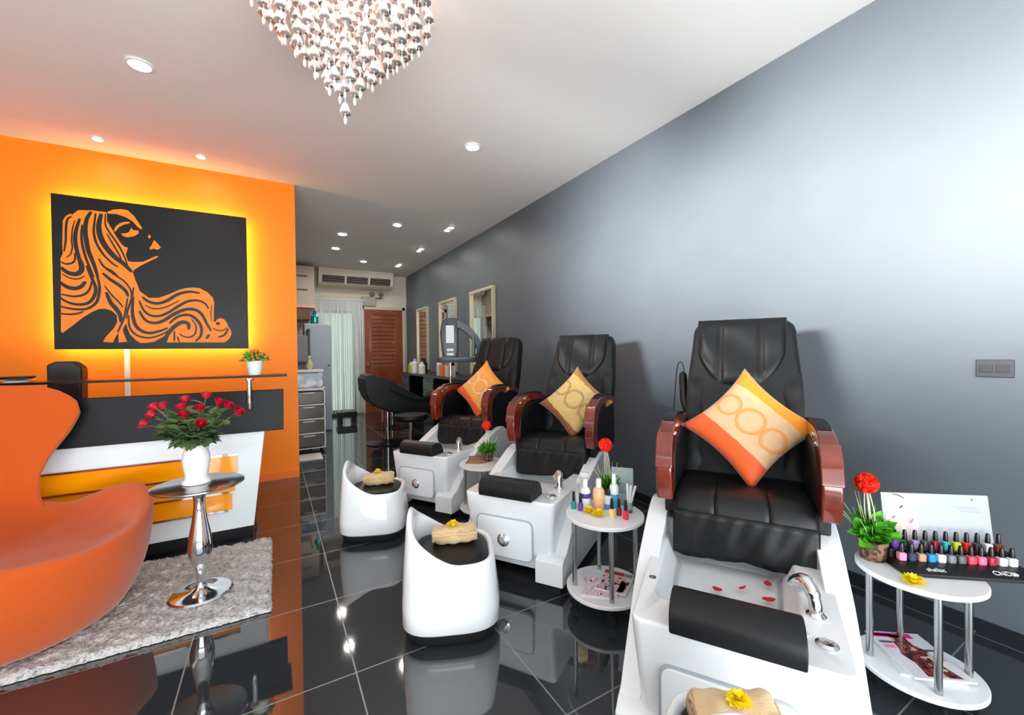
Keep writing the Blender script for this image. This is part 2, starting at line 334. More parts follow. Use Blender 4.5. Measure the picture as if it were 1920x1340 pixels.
# ------------------------------------------------------------------ ceiling lamps
def downlight(x, y, r, label, group=None, m=None):
    t = thing('downlight', label, 'ceiling light', (x, y, H), 0, group)
    obj('trim_ring', G().lathe([(r * 0.86, -0.001), (r * 1.12, -0.001), (r * 1.12, -0.008), (r * 0.9, -0.012), (r * 0.86, -0.004)], seg=28, cap0=False, cap1=False), M_whitep, t)
    obj('lamp', G().lathe([(0.001, -0.007), (r * 0.84, -0.006), (r * 0.84, -0.001)], seg=28), m or M_lamp, t)
    return t
for x, y, r, l in ((-0.662, 3.3, 0.06, 'round recessed ceiling light left of the chandelier'),
                   (1.511, 3.255, 0.06, 'round recessed ceiling light right of the chandelier'),
                   (-1.186, 4.57, 0.036, 'small recessed ceiling light above the left part of the backlit picture'),
                   (-0.514, 4.55, 0.036, 'small recessed ceiling light above the right part of the backlit picture'),
                   (0.915, 6.49, 0.06, 'round ceiling light in the dim back area, nearer of the two on the left'),
                   (0.935, 7.40, 0.06, 'round ceiling light in the dim back area, farther of the two on the left'),
                   (1.506, 5.70, 0.055, 'round ceiling light in the back area midway between the left lights and the twin spots'),
                   (1.521, 8.2, 0.055, 'round ceiling light farthest back, just in front of the air conditioner')):
    downlight(x, y, r, l, None, M_lampb if y > 5 else M_lamp)
for y, w in ((5.56, 'nearest'), (6.9, 'middle'), (8.29, 'farthest')):
    t = thing('twin_spotlight', 'pair of tiny ceiling spots along the grey wall, %s of three pairs' % w, 'ceiling light', (2.2, y, H), 0, 'twin spots along the grey wall')
    obj('plate', G().box(-0.05, 0.05, -0.12, 0.12, -0.006, 0), M_whitep, t, bevel=0.002)
    for s in (-1, 1):
        obj('lamp', G().lathe([(0.001, -0.012), (0.026, -0.011), (0.026, -0.006)], (0, s * 0.075, 0), 20), M_lamp, t)

# ------------------------------------------------------------------ chandelier
CHX, CHY = 0.29, 1.91
ch = thing('crystal_chandelier', 'tiered crystal chandelier hanging from the ceiling, tapering to a point', 'chandelier', (CHX, CHY, H))
obj('canopy', G().lathe([(0.001, 0), (0.37, 0), (0.37, -0.03), (0.001, -0.035)], seg=48), M_chrome, ch)
M_cryst = mat('crystal', (252, 244, 241), 0.1, trans=0.5, ior=1.4)
M_cup = mat('crystal_mirror_cup', (206, 200, 196), 0.22, 0.85)
M_bulb = mat('warm_bulb', (255, 214, 170), 0.3, emit=90, emit_rgb=(255, 220, 196))
def strand_mesh(length):
    g = G()
    g.cyl((0, 0, -0.03), (0, 0, -length), 0.0012, seg=5)
    z = -length
    first = True
    while z < -0.06:
        s = 1.0 if first else 0.85
        # bell shaped crystal with a waist and a pointed drop
        g.lathe([(0.002, 0.052 * s), (0.010 * s, 0.044 * s), (0.021 * s, 0.016 * s), (0.022 * s, 0.006 * s), (0.012 * s, 0.0), (0.004, -0.002)], (0, 0, z), 8)
        g.lathe([(0.003, -0.008), (0.007 * s, -0.022 * s), (0.006 * s, -0.034 * s), (0.001, -0.044 * s)], (0, 0, z), 6)
        z += 0.105; first = False
    g.nf = len(g.f); z = -length; s = 1.0
    while z < -0.06:
        g.lathe([(0.0225 * s, 0.007 * s), (0.0228 * s, 0.001 * s), (0.014 * s, -0.004), (0.003, -0.006)], (0, 0, z), 8)
        z += 0.105; s = 0.85
    return g
rings = [(0.0, 1, 0.735), (0.062, 6, 0.62), (0.122, 10, 0.55), (0.182, 15, 0.475), (0.242, 20, 0.412), (0.302, 24, 0.35), (0.358, 24, 0.288)]
for ri, (R, n, Ln) in enumerate(rings):
    proto = None
    for k in range(n):
        a = 2 * PI * (k + 0.5 * (ri % 2)) / n + 0.2
        p = (R * math.cos(a), R * math.sin(a), -0.0)
        if proto is None:
            gm = strand_mesh(Ln); proto = two(obj('crystal_strand', gm, M_cryst, ch, loc=p, angle=20), M_cup, gm.nf)
        else:
            o = proto.copy(); COL.objects.link(o); o.location = p
for k in range(10):
    a = 2 * PI * k / 10 + 0.4; R = 0.12 if k % 2 else 0.27
    obj('bulb', G().ball((R * math.cos(a), R * math.sin(a), -0.13), (0.02, 0.02, 0.035)), M_bulb, ch)

# ------------------------------------------------------------------ backlit picture
PX0, PX1, PZ0, PZ1, PY = -1.521, -0.194, 1.329, 2.587, 4.755
pw, ph = PX1 - PX0, PZ1 - PZ0
pic = thing('backlit_picture', 'black backlit wall panel with an orange profile of a woman with long flowing hair', 'picture', (PX0, YO, PZ0))
obj('panel', G().box(0, pw, -(YO - PY), -(YO - PY) + 0.02, 0, ph), mat('black_panel', (12, 14, 15), 0.38, spec=0.4), pic, bevel=0.002)
for b in ((0.1, 0.2), (pw - 0.2, pw - 0.1)):
    obj('wall_spacer', G().box(b[0], b[1], -(YO - PY) + 0.02, -0.001, 0.3, ph - 0.3), M_black, pic)
yf = -(YO - PY)
M_ink = mat('orange_inlay', (250, 136, 16), 0.5)
M_inkb = mat('black_hair_line', (15, 15, 15), 0.4)
g = G(); g.prism(ART_OUTLINE, 'y', yf - 0.0025, yf)
for P in ART_PIECES: g.prism(P, 'y', yf - 0.0025, yf)
obj('orange_profile', g, M_ink, pic, angle=30)
g = G()
for si, (w, pts) in enumerate(ART_STROKES):
    yd = yf - 0.0042 - 0.00004 * si
    C = spline(pts, 5); n = len(C); l = []; r = []
    for i, p in enumerate(C):
        a = C[max(i - 1, 0)]; b = C[min(i + 1, n - 1)]
        dx, dz = b[0] - a[0], b[1] - a[1]; d = math.hypot(dx, dz) or 1
        ww = w * 0.68 * (0.35 + 0.65 * math.sin(PI * min(1, max(0, (i + 0.6) / n))) ** 0.5)
        l.append((p[0] - dz / d * ww, p[1] + dx / d * ww)); r.append((p[0] + dz / d * ww, p[1] - dx / d * ww))
    k = len(l)
    vs = [(p[0], yd, p[1]) for p in l] + [(p[0], yd, p[1]) for p in r] + [(p[0], yf - 0.002, p[1]) for p in l] + [(p[0], yf - 0.002, p[1]) for p in r]
    fs = []
    for i in range(k - 1):
        fs += [(i, i + 1, k + i + 1, k + i), (2 * k + i, 3 * k + i, 3 * k + i + 1, 2 * k + i + 1), (i, 2 * k + i, 2 * k + i + 1, i + 1), (k + i, k + i + 1, 3 * k + i + 1, 3 * k + i)]
    g.add(vs, fs)
obj('hair_lines', g, M_inkb, pic, angle=30)
# LED strips on the back edge of the panel, facing the wall
M_led = mat('led_strip', (255, 196, 90), 0.5, emit=45, emit_rgb=(255, 206, 110))
for n_, b in (('top', (0.03, pw - 0.03, ph - 0.035, ph - 0.02)), ('bottom', (0.03, pw - 0.03, 0.02, 0.035)), ('l', (0.02, 0.035, 0.03, ph - 0.03)), ('r', (pw - 0.035, pw - 0.02, 0.03, ph - 0.03))):
    obj('led_strip', G().box(b[0], b[1], yf + 0.021, yf + 0.034, b[2], b[3]), M_led, pic)
tag(obj('cable_duct', G().box(-1.118, -1.082, YO - 0.02, YO - 0.001, 0.6, PZ0 + 0.01), M_whitep, bevel=0.003), 'vertical white cable duct on the orange wall below the backlit picture', 'cable duct')

# ------------------------------------------------------------------ reception desk
desk = thing('reception_desk', 'white reception desk with amber drawer fronts, black band and dark glass shelf', 'desk', (0, 0, 0))
DF = 3.36
# white carcass tapering towards the plinth on its right end
g = G()
prof = [(-2.3, 0.095), (-0.125, 0.095), (-0.05, 0.755), (-2.3, 0.755)]
g.prism(prof, 'y', DF, DF + 0.62)
obj('carcass', g, mat('white_desk_laminate', (226, 233, 236), 0.25), desk, bevel=0.004)
obj('plinth', G().box(-2.3, -0.132, DF + 0.012, DF + 0.6, 0, 0.095), M_blackwood, desk)
g = G().prism([(-2.3, 0.738), (0.062, 0.738), (0.066, 1.02), (-2.3, 1.02)], 'y', DF - 0.035, DF + 0.012)
obj('black_band', g, mat('black_band_laminate', (9, 12, 16), 0.45, spec=0.25), desk, bevel=0.003)
for i, (z0, z1) in enumerate(((0.478, 0.592), (0.355, 0.466), (0.234, 0.343))):
    x1 = -0.213 - 0.017 * i
    d = obj('drawer', G().box(-1.55, x1, DF - 0.012, DF + 0.02, z0, z1), M_yellow, desk, bevel=0.002)
    d['label'] = 'glossy amber drawer front'
    obj('handle', G().box(-1.55, x1, DF - 0.022, DF - 0.006, z1, z1 + 0.012), M_chrome, d)
obj('trim_strip', G().box(-1.55, -0.25, DF - 0.018, DF - 0.002, 0.222, 0.234), M_chrome, desk)
sh = obj('glass_shelf', G().box(-2.3, 0.09, DF - 0.02, DF + 0.27, 1.108, 1.122), M_smoke, desk, bevel=0.002)
for x in (-0.135, -1.4, -2.1):
    p = obj('shelf_post', G().cyl((0, 0, 0), (0, 0, 0.10), 0.017, 0.014).lathe([(0.03, 0.092), (0.03, 0.099), (0.012, 0.099)], seg=20), M_chrome, desk, loc=(x, DF - 0.055, 1.0))
    obj('post_foot', G().tube([(0, 0, 0.02), (0, 0.0, -0.05), (0, 0.004, -0.10)], [0.017, 0.016, 0.011], 12), M_chrome, p)
    obj('post_bracket', G().box(-0.012, 0.012, 0, 0.1, 0.092, 0.104), M_chrome, p)
# things on and behind the desk
g = G().prism([(0, 0), (0.16, 0), (0.165, 0.435), (0.12, 0.48), (0.04, 0.48), (0, 0.46)], 'y', 0, 0.12)
dv = tag(obj('desk_device', g, mat('dark_brown_plastic', (30, 22, 20), 0.4), bevel=0.012, loc=(-1.255, 3.80, 0.755)), 'dark brown boxy device with sloping top edges standing behind the glass shelf', 'device')
ph_ = thing('desk_accessory', 'low black accessory on a pale foot at the far left end of the glass shelf', 'accessory', (-1.262, DF + 0.1, 1.122))
obj('foot', G().lathe([(0.001, 0), (0.05, 0), (0.045, 0.01), (0.02, 0.018), (0.001, 0.018)], seg=24), M_whitep, ph_)
obj('dish', G().lathe([(0.001, 0.016), (0.06, 0.018), (0.078, 0.028), (0.07, 0.034), (0.001, 0.036)], seg=32), M_black, ph_)
pp = thing('potted_flowers', 'small white pot of green and orange flowers standing on the glass shelf of the desk', 'plant', (-0.105, DF + 0.06, 1.122))
obj('pot', G().lathe([(0.001, 0), (0.038, 0), (0.052, 0.092), (0.056, 0.1), (0.05, 0.1), (0.046, 0.085), (0.001, 0.085)]), M_porc, pp)
g = G(); g2 = G()
for i in range(330):
    a = random.uniform(0, 2 * PI); e = random.uniform(0.1, 1.5); R = random.uniform(0.03, 0.085)
    d = Vector((math.cos(a) * math.cos(e) * 1.05, math.sin(a) * math.cos(e) * 1.05, math.sin(e) * 0.85)); c = Vector((0, 0, 0.095)) + d * R
    u = d.cross(Vector((0.3, 0.2, 1))).normalized(); w = (d * 0.7 + u * random.uniform(-0.8, 0.8) + Vector((0, 0, random.uniform(-0.3, 0.5)))).normalized(); n = w.cross(d).normalized()
    s = random.uniform(0.013, 0.024)
    g.add([c - w * s, c + n * s * 0.4, c + w * s, c - n * s * 0.4], [(0, 1, 2, 3)])
    if i % 8 == 0:
        c2 = Vector((0, 0, 0.095)) + d * 0.088; m0 = g2.mark(); g2.ball(tuple(c2), 0.0085, 7, 5)
obj('foliage', g, M_leaf2, pp, angle=180, fix=False); obj('flowers', g2, mat('orange_flower', (250, 110, 40), 0.6), pp)

# ------------------------------------------------------------------ rug
def rug_mat():
    m = mat('silver_grey_pile', (232, 229, 227), 0.95, noise=(60, (128, 124, 126), 0.48, 0.72, 9), bump=(130, 1.0, 0.02), sheen=0.4)
    return m
def rugz(x, y): return 0.028 + 0.006 * math.sin(41 * x + 13 * y) * math.sin(37 * y - 9 * x) + random.uniform(-0.006, 0.006)
RX0, RX1, RY0, RY1 = -2.3, -0.02, 2.355, 3.27
g = G()
NX, NY = 230, 92
def rugf(u, v):
    e = min(u, 1 - u, v, 1 - v)
    x = RX0 + (RX1 - RX0) * u + random.uniform(-0.004, 0.004); y = RY0 + (RY1 - RY0) * v + random.uniform(-0.004, 0.004)
    return (x, y, 0.003 if e < 0.002 else rugz(x, y))
g.grid(rugf, NX, NY)
tag(obj('shag_rug', g, rug_mat(), angle=180), 'silver grey shaggy rug on the black floor under the orange chair and steel table', 'rug')

# ------------------------------------------------------------------ orange lounge chair
lc = thing('lounge_chair', 'orange felt swivel lounge chair with a winged back, standing on the grey rug', 'armchair', (-1.04, 2.765, 0.03), math.radians(LC_ROT))
# local: faces -y ; right (viewed from the front) = +x
def rim(phi):           # phi measured from the front (-y), positive to +x ; returns (radius, height)
    a = abs(phi)
    K = [(0, 0.49, 0.395), (30, 0.495, 0.42), (55, 0.50, 0.49), (72, 0.49, 0.54), (90, 0.44, 0.515), (115, 0.385, 0.45), (150, 0.36, 0.50), (180, 0.36, 0.53)]
    for (a0, r0, z0), (a1, r1, z1) in zip(K, K[1:]):
        if a <= a1:
            t = smooth((a - a0) / (a1 - a0)) if False else (a - a0) / (a1 - a0)
            return r0 + (r1 - r0) * t, z0 + (z1 - z0) * t
    return K[-1][1:]
N = 72
def loop(f):
    out = []
    for k in range(N):
        ph = -180 + 360.0 * k / N; r, z = rim(ph); rr, zz = f(r, z)
        a = math.radians(ph); out.append((rr * math.sin(a), -rr * math.cos(a), zz))
    return out
g = G()
loops = [loop(lambda r, z: (0.34, 0.0)), loop(lambda r, z: (0.378, 0.016)), loop(lambda r, z: (0.37 + (r - 0.37) * 0.55, 0.12 + 0.02 * z)), loop(lambda r, z: (0.37 + (r - 0.37) * 0.85, z * 0.55)),
         loop(lambda r, z: (r, z * 0.93)), loop(lambda r, z: (r - 0.008, z)), loop(lambda r, z: (r - 0.035, z + 0.008)), loop(lambda r, z: (r - 0.075, z - 0.02)),
         loop(lambda r, z: (r * 0.66, z * 0.4 + 0.2)), loop(lambda r, z: (r * 0.35, 0.355)), loop(lambda r, z: (0.02, 0.345))]
g.loft(loops)
obj('seat_shell', g, M_felt, lc, sub=1, angle=80)
def backf(u, v):
    z = 0.28 + 0.79 * v
    W = [(0.0, 0.26), (0.2, 0.255), (0.30, 0.25), (0.42, 0.265), (0.55, 0.315), (0.68, 0.385), (0.80, 0.435), (0.88, 0.44), (0.95, 0.41), (1.0, 0.34)]
    for (a, w0), (b, w1) in zip(W, W[1:]):
        if v <= b: w = w0 + (w1 - w0) * (v - a) / (b - a); break
    t = 2 * u - 1
    x = t * w
    yb = 0.30 + 0.10 * v + 0.06 * v * v
    y = yb - 0.55 * x * x / (0.30 + 0.35 * v) - 0.02 * (1 - v)
    return (x, y, z + 0.02 * (1 - t * t) * v)
obj('backrest', G().grid(backf, 28, 26), M_felt, lc, solid=0.055, bevel=0.018, bseg=3, angle=60)

# ------------------------------------------------------------------ steel side table, vase, roses
st = thing('side_table', 'round polished steel pedestal table with a turned stem, standing on the grey rug', 'side table', (-0.336, 2.66, 0.028))
obj('base', G().lathe([(0.001, 0), (0.135, 0), (0.138, 0.012), (0.13, 0.02), (0.05, 0.032), (0.03, 0.045), (0.001, 0.045)], seg=48), M_chrome, st)
prof = [(0.034, 0.035), (0.022, 0.055), (0.019, 0.085), (0.023, 0.125), (0.036, 0.165), (0.05, 0.21), (0.054, 0.25), (0.050, 0.295), (0.040, 0.35), (0.030, 0.41), (0.025, 0.46), (0.026, 0.50), (0.036, 0.54), (0.046, 0.56)]
obj('stem', G().lathe(spline(prof, 3), seg=32), M_chrome, st)
obj('tabletop', G().lathe([(0.001, 0.556), (0.19, 0.562), (0.198, 0.568), (0.198, 0.574), (0.19, 0.578), (0.001, 0.578)], seg=64), M_steel, st)
VZ = 0.028 + 0.578
tag(obj('vase', G().lathe(spline([(0.001, 0), (0.055, 0), (0.062, 0.012), (0.05, 0.03), (0.052, 0.06), (0.06, 0.11), (0.058, 0.15), (0.05, 0.18), (0.06, 0.2)], 3) + [(0.054, 0.2), (0.045, 0.18), (0.052, 0.12), (0.001, 0.03)], seg=40), M_porc, loc=(-0.345, 2.66, VZ)), 'white porcelain vase holding red roses on the steel table', 'vase')
VASE = Vector((-0.345, 2.66, VZ))
def leaf(g, c, d, n, s):
    """a pointed folded leaf at c along d, normal n"""
    d = d.normalized(); u = d.cross(n).normalized(); n = u.cross(d)
    P = [(0, 0, 0), (0.3, 0.34, 0.06), (0.65, 0.3, 0.03), (1, 0, -0.08), (0.65, -0.3, 0.03), (0.3, -0.34, 0.06), (0.5, 0, -0.02)]
    g.add([c + d * (a * s) + u * (b * s) + n * (e * s) for a, b, e in P], [(0, 6, 1), (1, 6, 2), (2, 6, 3), (0, 5, 6), (5, 4, 6), (4, 3, 6)])
def rose_head():
    g = G(); rnd = random.Random(3)
    g.ball((0, 0, 0.004), (0.011, 0.011, 0.016), 10, 6)
    for ring, (n, r, h, tilt) in enumerate(((3, 0.010, 0.026, 0.1), (4, 0.015, 0.025, 0.28), (5, 0.02, 0.021, 0.55))):
        for k in range(n):
            a0 = 2 * PI * k / n + ring * 0.6
            def pf(u, v, a0=a0, n=n, r=r, h=h, tilt=tilt):
                a = a0 + (u - 0.5) * 2 * PI / n * 1.25; rr = r * (0.55 + 0.45 * math.sin(v * PI * 0.55)) + tilt * 0.012 * v * v; z = -0.012 + (h + 0.012) * v * (1 - 0.25 * (2 * u - 1) ** 2)
                return (rr * math.cos(a), rr * math.sin(a), z)
            g.grid(pf, 5, 5)
    return g
rose_me = None
place = ('lowest on the left', 'far left, above the lowest bloom', 'upper of the left cluster', 'right of the left cluster', 'tall, left of the middle', 'below the tall left bloom', 'half hidden between two middle blooms', 'large, in the middle', 'tallest, in the middle', 'lowest in the middle', 'leftmost of the right three', 'centre of the right three', 'farthest right')
for i, (hx, hy, hz) in enumerate(ROSES):
    hp = Vector((hx, hy, hz)); base = VASE + Vector((random.uniform(-0.02, 0.02), random.uniform(-0.02, 0.02), 0.06))
    neck = VASE + Vector(((hp.x - VASE.x) * 0.13, (hp.y - VASE.y) * 0.13, 0.2))
    t = thing('rose', 'red rose in the white vase: %s' % place[i], 'flower', tuple(base), 0, 'red roses in the white vase')
    rel = lambda p: tuple(Vector(p) - base)
    path = spline([base, neck, neck.lerp(hp, 0.55) + Vector((0, 0, 0.015)), hp], 5)
    obj('stem', G().tube([rel(p) for p in path], 0.0026, 6), M_stem, t)
    d = (hp - neck).normalized()
    q = Vector((0, 0, 1)).rotation_difference(d)
    if rose_me is None:
        b = obj('bloom', rose_head(), M_rose, t, angle=80, fix=False); rose_me = b.data
    else:
        b = bpy.data.objects.new('bloom', rose_me); COL.objects.link(b); b.parent = t
    b.location = rel(hp); b.rotation_mode = 'QUATERNION'; b.rotation_quaternion = q; s = random.uniform(0.85, 1.05); b.scale = (s, s, s)
    g = G()
    for k in range(20):
        f = random.uniform(0.0, 0.58) if k < 18 else random.uniform(0.6, 0.8); p = neck.lerp(hp, f) + Vector((0, 0, 0.012))
        a = random.uniform(0, 2 * PI); dd = Vector((math.cos(a), math.sin(a), random.uniform(-0.35, 0.45))) + d * 0.6
        leaf(g, Vector(rel(p)), dd, Vector((random.uniform(-0.4, 0.4), random.uniform(-0.4, 0.4), 1)), random.uniform(0.05, 0.085))
    for k in range(9):
        a = random.uniform(0, 2 * PI); dd = Vector((math.cos(a), math.sin(a), random.uniform(-1.0, 0.1)))
        leaf(g, Vector(rel(neck)) + Vector((dd.x * 0.04, dd.y * 0.04, 0.035)), dd, Vector((0, 0, 1)) + dd * 0.4, random.uniform(0.05, 0.075))
    obj('leaves', g, M_leaf, t, angle=60, fix=False)

# ------------------------------------------------------------------ pedicure spa chairs
def spa_chair(label, loc, rot, remote=False, bx=0.0, bz=1.40):
    t = thing('pedicure_spa_chair', label, 'pedicure chair', loc, rot, 'pedicure chairs along the grey wall')
    # white basin body: front face, deck, recessed basin
    g = G()
    hxf, hxb, yc, hy = 0.272, 0.305, 0.40, 0.40
    L = [rrect(0, yc + 0.02, 0.245, hy - 0.03, 0.03, 0.085, hx2=0.27), rrect(0, yc + 0.01, 0.25, hy - 0.012, 0.03, 0.2, hx2=0.275), rrect(0, yc, hxf - 0.003, hy, 0.03, 0.44, hx2=hxb),
         rrect(0, yc, hxf, hy, 0.03, 0.461, hx2=hxb), rrect(0, yc, hxf - 0.006, hy - 0.006, 0.025, 0.468, hx2=hxb - 0.006),
         rrect(-0.03, 0.42, 0.205, 0.285, 0.05, 0.468, hx2=0.225), rrect(-0.03, 0.42, 0.198, 0.278, 0.05, 0.462, hx2=0.218), rrect(-0.03, 0.42, 0.165, 0.235, 0.05, 0.39, hx2=0.185), rrect(-0.03, 0.42, 0.15, 0.215, 0.05, 0.372, hx2=0.165)]
    g.loft(L)
    g.loft([rrect(0, 0.93, 0.27, 0.27, 0.04, 0.05), rrect(0, 0.93, 0.285, 0.27, 0.04, 0.45), rrect(0, 0.93, 0.27, 0.24, 0.04, 0.52)])
    for s in (-1, 1):           # flared side skirts with a front foot and a rising shoulder
        arc = spline([(0.07, 0.20), (0.18, 0.31), (0.34, 0.435), (0.50, 0.505), (0.64, 0.56), (0.74, 0.585)], 4)
        poly = [(0.0, 0.045), (0.0, 0.165), (0.03, 0.185)] + arc + [(0.80, 0.582), (0.88, 0.53), (1.0, 0.36), (1.16, 0.22), (1.17, 0.045)]
        m0 = g.mark(); g.prism(poly, 'x', 0.252, 0.318)
        for i in range(m0, len(g.v)):
            x, y, z = g.v[i]; g.v[i] = (s * (x + 0.02 * smooth(y / 0.8) * (1 if x > 0.3 else 0.3)), y, z)
        x0, x1 = (0.165, 0.318) if s > 0 else (-0.318, -0.165)
        g.prism([(-0.004, 0.045), (-0.004, 0.165), (0.035, 0.19), (0.12, 0.19), (0.12, 0.045)], 'x', x0, x1)
    obj('basin_body', g, M_gel, t, bevel=0.009, bseg=3, angle=40)
    g = G().box(-0.3, 0.3, 0.012, 0.13, 0, 0.046); g.v = g.v; g.box(-0.325, 0.325, 0.1, 1.15, 0, 0.046)
    obj('plinth', g, M_rubber, t)
    # front access panel with its dial
    g = G(); g.loft([[(x, -0.004, z) for x, z, _ in rrect(-0.02, 0.245, 0.165, 0.105, 0.03, 0)], [(x, 0.02, z) for x, z, _ in rrect(-0.02, 0.245, 0.165, 0.105, 0.03, 0)]])
    fp = obj('front_panel', g, M_gel, t, bevel=0.004)
    obj('panel_seam', G().loft([[(x, 0.001, z) for x, z, _ in rrect(-0.02, 0.245, 0.172, 0.112, 0.035, 0)], [(x, 0.012, z) for x, z, _ in rrect(-0.02, 0.245, 0.172, 0.112, 0.035, 0)]]), mat('seam_grey', (172, 182, 190), 0.4), fp)
    g = G().lathe([(0.001, 0), (0.036, 0), (0.036, 0.006), (0.026, 0.012), (0.024, 0.02), (0.014, 0.026), (0.001, 0.026)], seg=28); g.xf(Matrix.Rotation(PI / 2, 4, 'X'))
    obj('dial', g, M_chrome, fp, loc=(-0.02, -0.003, 0.235))
    # foot rest bolster
    prof = spline([(-0.03, 0.469), (-0.036, 0.50), (-0.028, 0.535), (0.005, 0.558), (0.05, 0.562), (0.095, 0.54), (0.118, 0.50), (0.122, 0.469)], 4)
    obj('foot_bolster', G().prism(prof, 'x', -0.158, 0.16), M_leather, t, bevel=0.008, bseg=3, angle=50)
    # faucet, diverter
    f = obj('faucet', G().lathe([(0.001, 0), (0.026, 0), (0.026, 0.006), (0.018, 0.014), (0.001, 0.014)], (0.212, 0.25, 0.467), 20)
            .tube(spline([(0.212, 0.25, 0.47), (0.211, 0.255, 0.50), (0.206, 0.268, 0.525), (0.195, 0.29, 0.54), (0.18, 0.312, 0.532), (0.172, 0.322, 0.514)], 5), [0.017] * 9 + [0.02] * 6 + [0.024] * 8 + [0.026] * 3, 12), M_chrome, t)
    obj('diverter_knob', G().lathe([(0.001, 0), (0.027, 0), (0.027, 0.004), (0.018, 0.009), (0.012, 0.007), (0.001, 0.007)], (0.218, 0.115, 0.467), 24), M_chrome, t)
    obj('spray_jet', G().lathe([(0.001, 0), (0.012, 0), (0.012, 0.004), (0.001, 0.006)], (-0.25, 0.25, 0.467), 16), M_steel, t)
    obj('seat_lever', G().tube([(-0.28, 0.70, 0.535), (-0.335, 0.655, 0.555)], [0.007, 0.011], 8), M_black, t)
    # seat cushion with two seams and a hanging apron
    prof = spline([(0.595, 0.50), (0.588, 0.56), (0.592, 0.615), (0.62, 0.655), (0.68, 0.67), (0.80, 0.665), (0.95, 0.65), (1.12, 0.64), (1.16, 0.60)], 4) + [(1.16, 0.50)]
    xs = [-0.262, -0.256, -0.24, -0.19, -0.12, -0.105, -0.1, -0.095, -0.08, 0.0, 0.08, 0.095, 0.1, 0.105, 0.12, 0.19, 0.24, 0.256, 0.262]
    g = G(); loops = []
    for x in xs:
        e = 0.014 if abs(x) > 0.26 else (0.006 if abs(x) > 0.25 else 0.0)
        if abs(abs(x) - 0.1) < 0.002: e = 0.004
        loops.append([(x * 0.94 + bx * 0.6, y + (e if y < 0.8 else 0), z - (e if z > 0.56 else 0)) for y, z in prof])
    g.loft(loops)
    obj('seat', g, M_leather, t, angle=60)
    def apf(u, v):
        x = -0.247 + 0.494 * u + bx * 0.6; z = 0.60 - 0.17 * v - 0.006 * math.sin(9 * u) * v
        return (x, 0.584 - 0.012 * v + 0.006 * math.sin(23 * u + 2) * v + 0.003 * math.sin(50 * u + 7 * v), z)
    obj('seat_apron', G().grid(apf, 40, 8), M_leather, t, solid=0.006, angle=80)
    # reclined backrest
    B0, B1 = Vector((0, 1.10, 0.56)), Vector((0, 1.40, bz)); ax = (B1 - B0); Lb = ax.length; ax.normalize(); nrm = Vector((0, -ax.z, ax.y))   # nrm faces the sitter
    def bk(x, v, d): p = B0 + ax * (Lb * v) + nrm * d; return (x + bx * (0.6 + 0.4 * v), p.y, p.z)
    def hw(v): return 0.254 + 0.012 * math.sin(PI * min(1, v * 1.2)) - 0.012 * smooth((v - 0.55) / 0.45)
    loops = []
    for v in (0, 0.02, 0.1, 0.2, 0.3, 0.4, 0.5, 0.6, 0.66, 0.7, 0.78, 0.86, 0.92, 0.955, 0.98, 0.995, 1.0):
        w = hw(v); th = 0.062
        if v > 0.9: q = (v - 0.9) / 0.1; w -= 0.03 * q ** 3; th *= (1 - 0.75 * q ** 3)
        if v < 0.02: th = 0.05
        loops.append([bk(x, v, y) for x, y, _ in rrect(0, 0, w, th, min(0.03, th * 0.95), 0, 4)])
    obj('backrest', G().loft(loops), M_leather, t, angle=60)
    for s in (-1, 1):           # long padded side bolsters of the backrest
        def sb(u, v, s=s):
            vv = 0.06 + 0.60 * v; w = hw(vv); x = s * (w - 0.002 - 0.085 * u); d = 0.06 + 0.010 * math.sin(PI * u) ** 0.7 * min(1, 8 * v, 8 * (1 - v)) + 0.002 * math.sin(30 * v + 3 * u)
            return bk(x, vv, d)
        obj('side_bolster', G().grid(sb, 8, 20), M_leather, t, angle=80)
    # head pad: U shaped flap with two deep folds
    def hp(u, v):
        x0 = 2 * u - 1; lo = 0.575 + 0.20 * abs(x0) ** 3.2; vv = lo + (0.998 - lo) * v
        e = min(1, 7 * v) * min(1, 9 * (1 - abs(x0)))
        fold = math.exp(-((abs(x0) - 0.46) / 0.07) ** 2)
        d = 0.058 + e ** 0.5 * (0.028 - 0.013 * fold + 0.004 * math.sin(4 * x0 + 9 * v)) * (1 if vv < 0.93 else 1 - 0.9 * ((vv - 0.93) / 0.07) ** 2)
        return bk(x0 * 0.205 - 0.01, vv, d)
    hpd = obj('head_pad', G().grid(hp, 44, 22), M_leather, t, angle=80)
    rim_ = [hp(0, v / 10) for v in range(10, 0, -1)] + [hp(u / 30, 0) for u in range(31)] + [hp(1, v / 10) for v in range(1, 11)]
    obj('piping', G().tube(rim_, 0.005, 6), M_leather, hpd)
    # arms
    outer = spline([(0.575, 0.635), (0.552, 0.70), (0.548, 0.78), (0.575, 0.865), (0.64, 0.925), (0.74, 0.95), (0.88, 0.95), (1.05, 0.93), (1.16, 0.90)], 4)
    inner = spline([(1.16, 0.86), (1.02, 0.885), (0.86, 0.895), (0.76, 0.885), (0.685, 0.85), (0.645, 0.79), (0.64, 0.72), (0.655, 0.655)], 4)
    for s in (-1, 1):
        a, b = (0.247, 0.309) if s > 0 else (-0.309, -0.247)
        a += bx * 0.6; b += bx * 0.6
        arm = obj('armrest', G().prism(outer + inner, 'x', a, b), M_cherry, t, bevel=0.009, bseg=3, angle=50)
        obj('arm_step', G().prism([(0.540, 0.775), (0.543, 0.80), (0.562, 0.868), (0.60, 0.915), (0.61, 0.90), (0.575, 0.85), (0.56, 0.775)], 'x', a - 0.002, b + 0.002), M_cherry, arm, bevel=0.004)
        padp = spline([(0.70, 0.946), (0.76, 0.962), (0.90, 0.962), (1.06, 0.94)], 4)
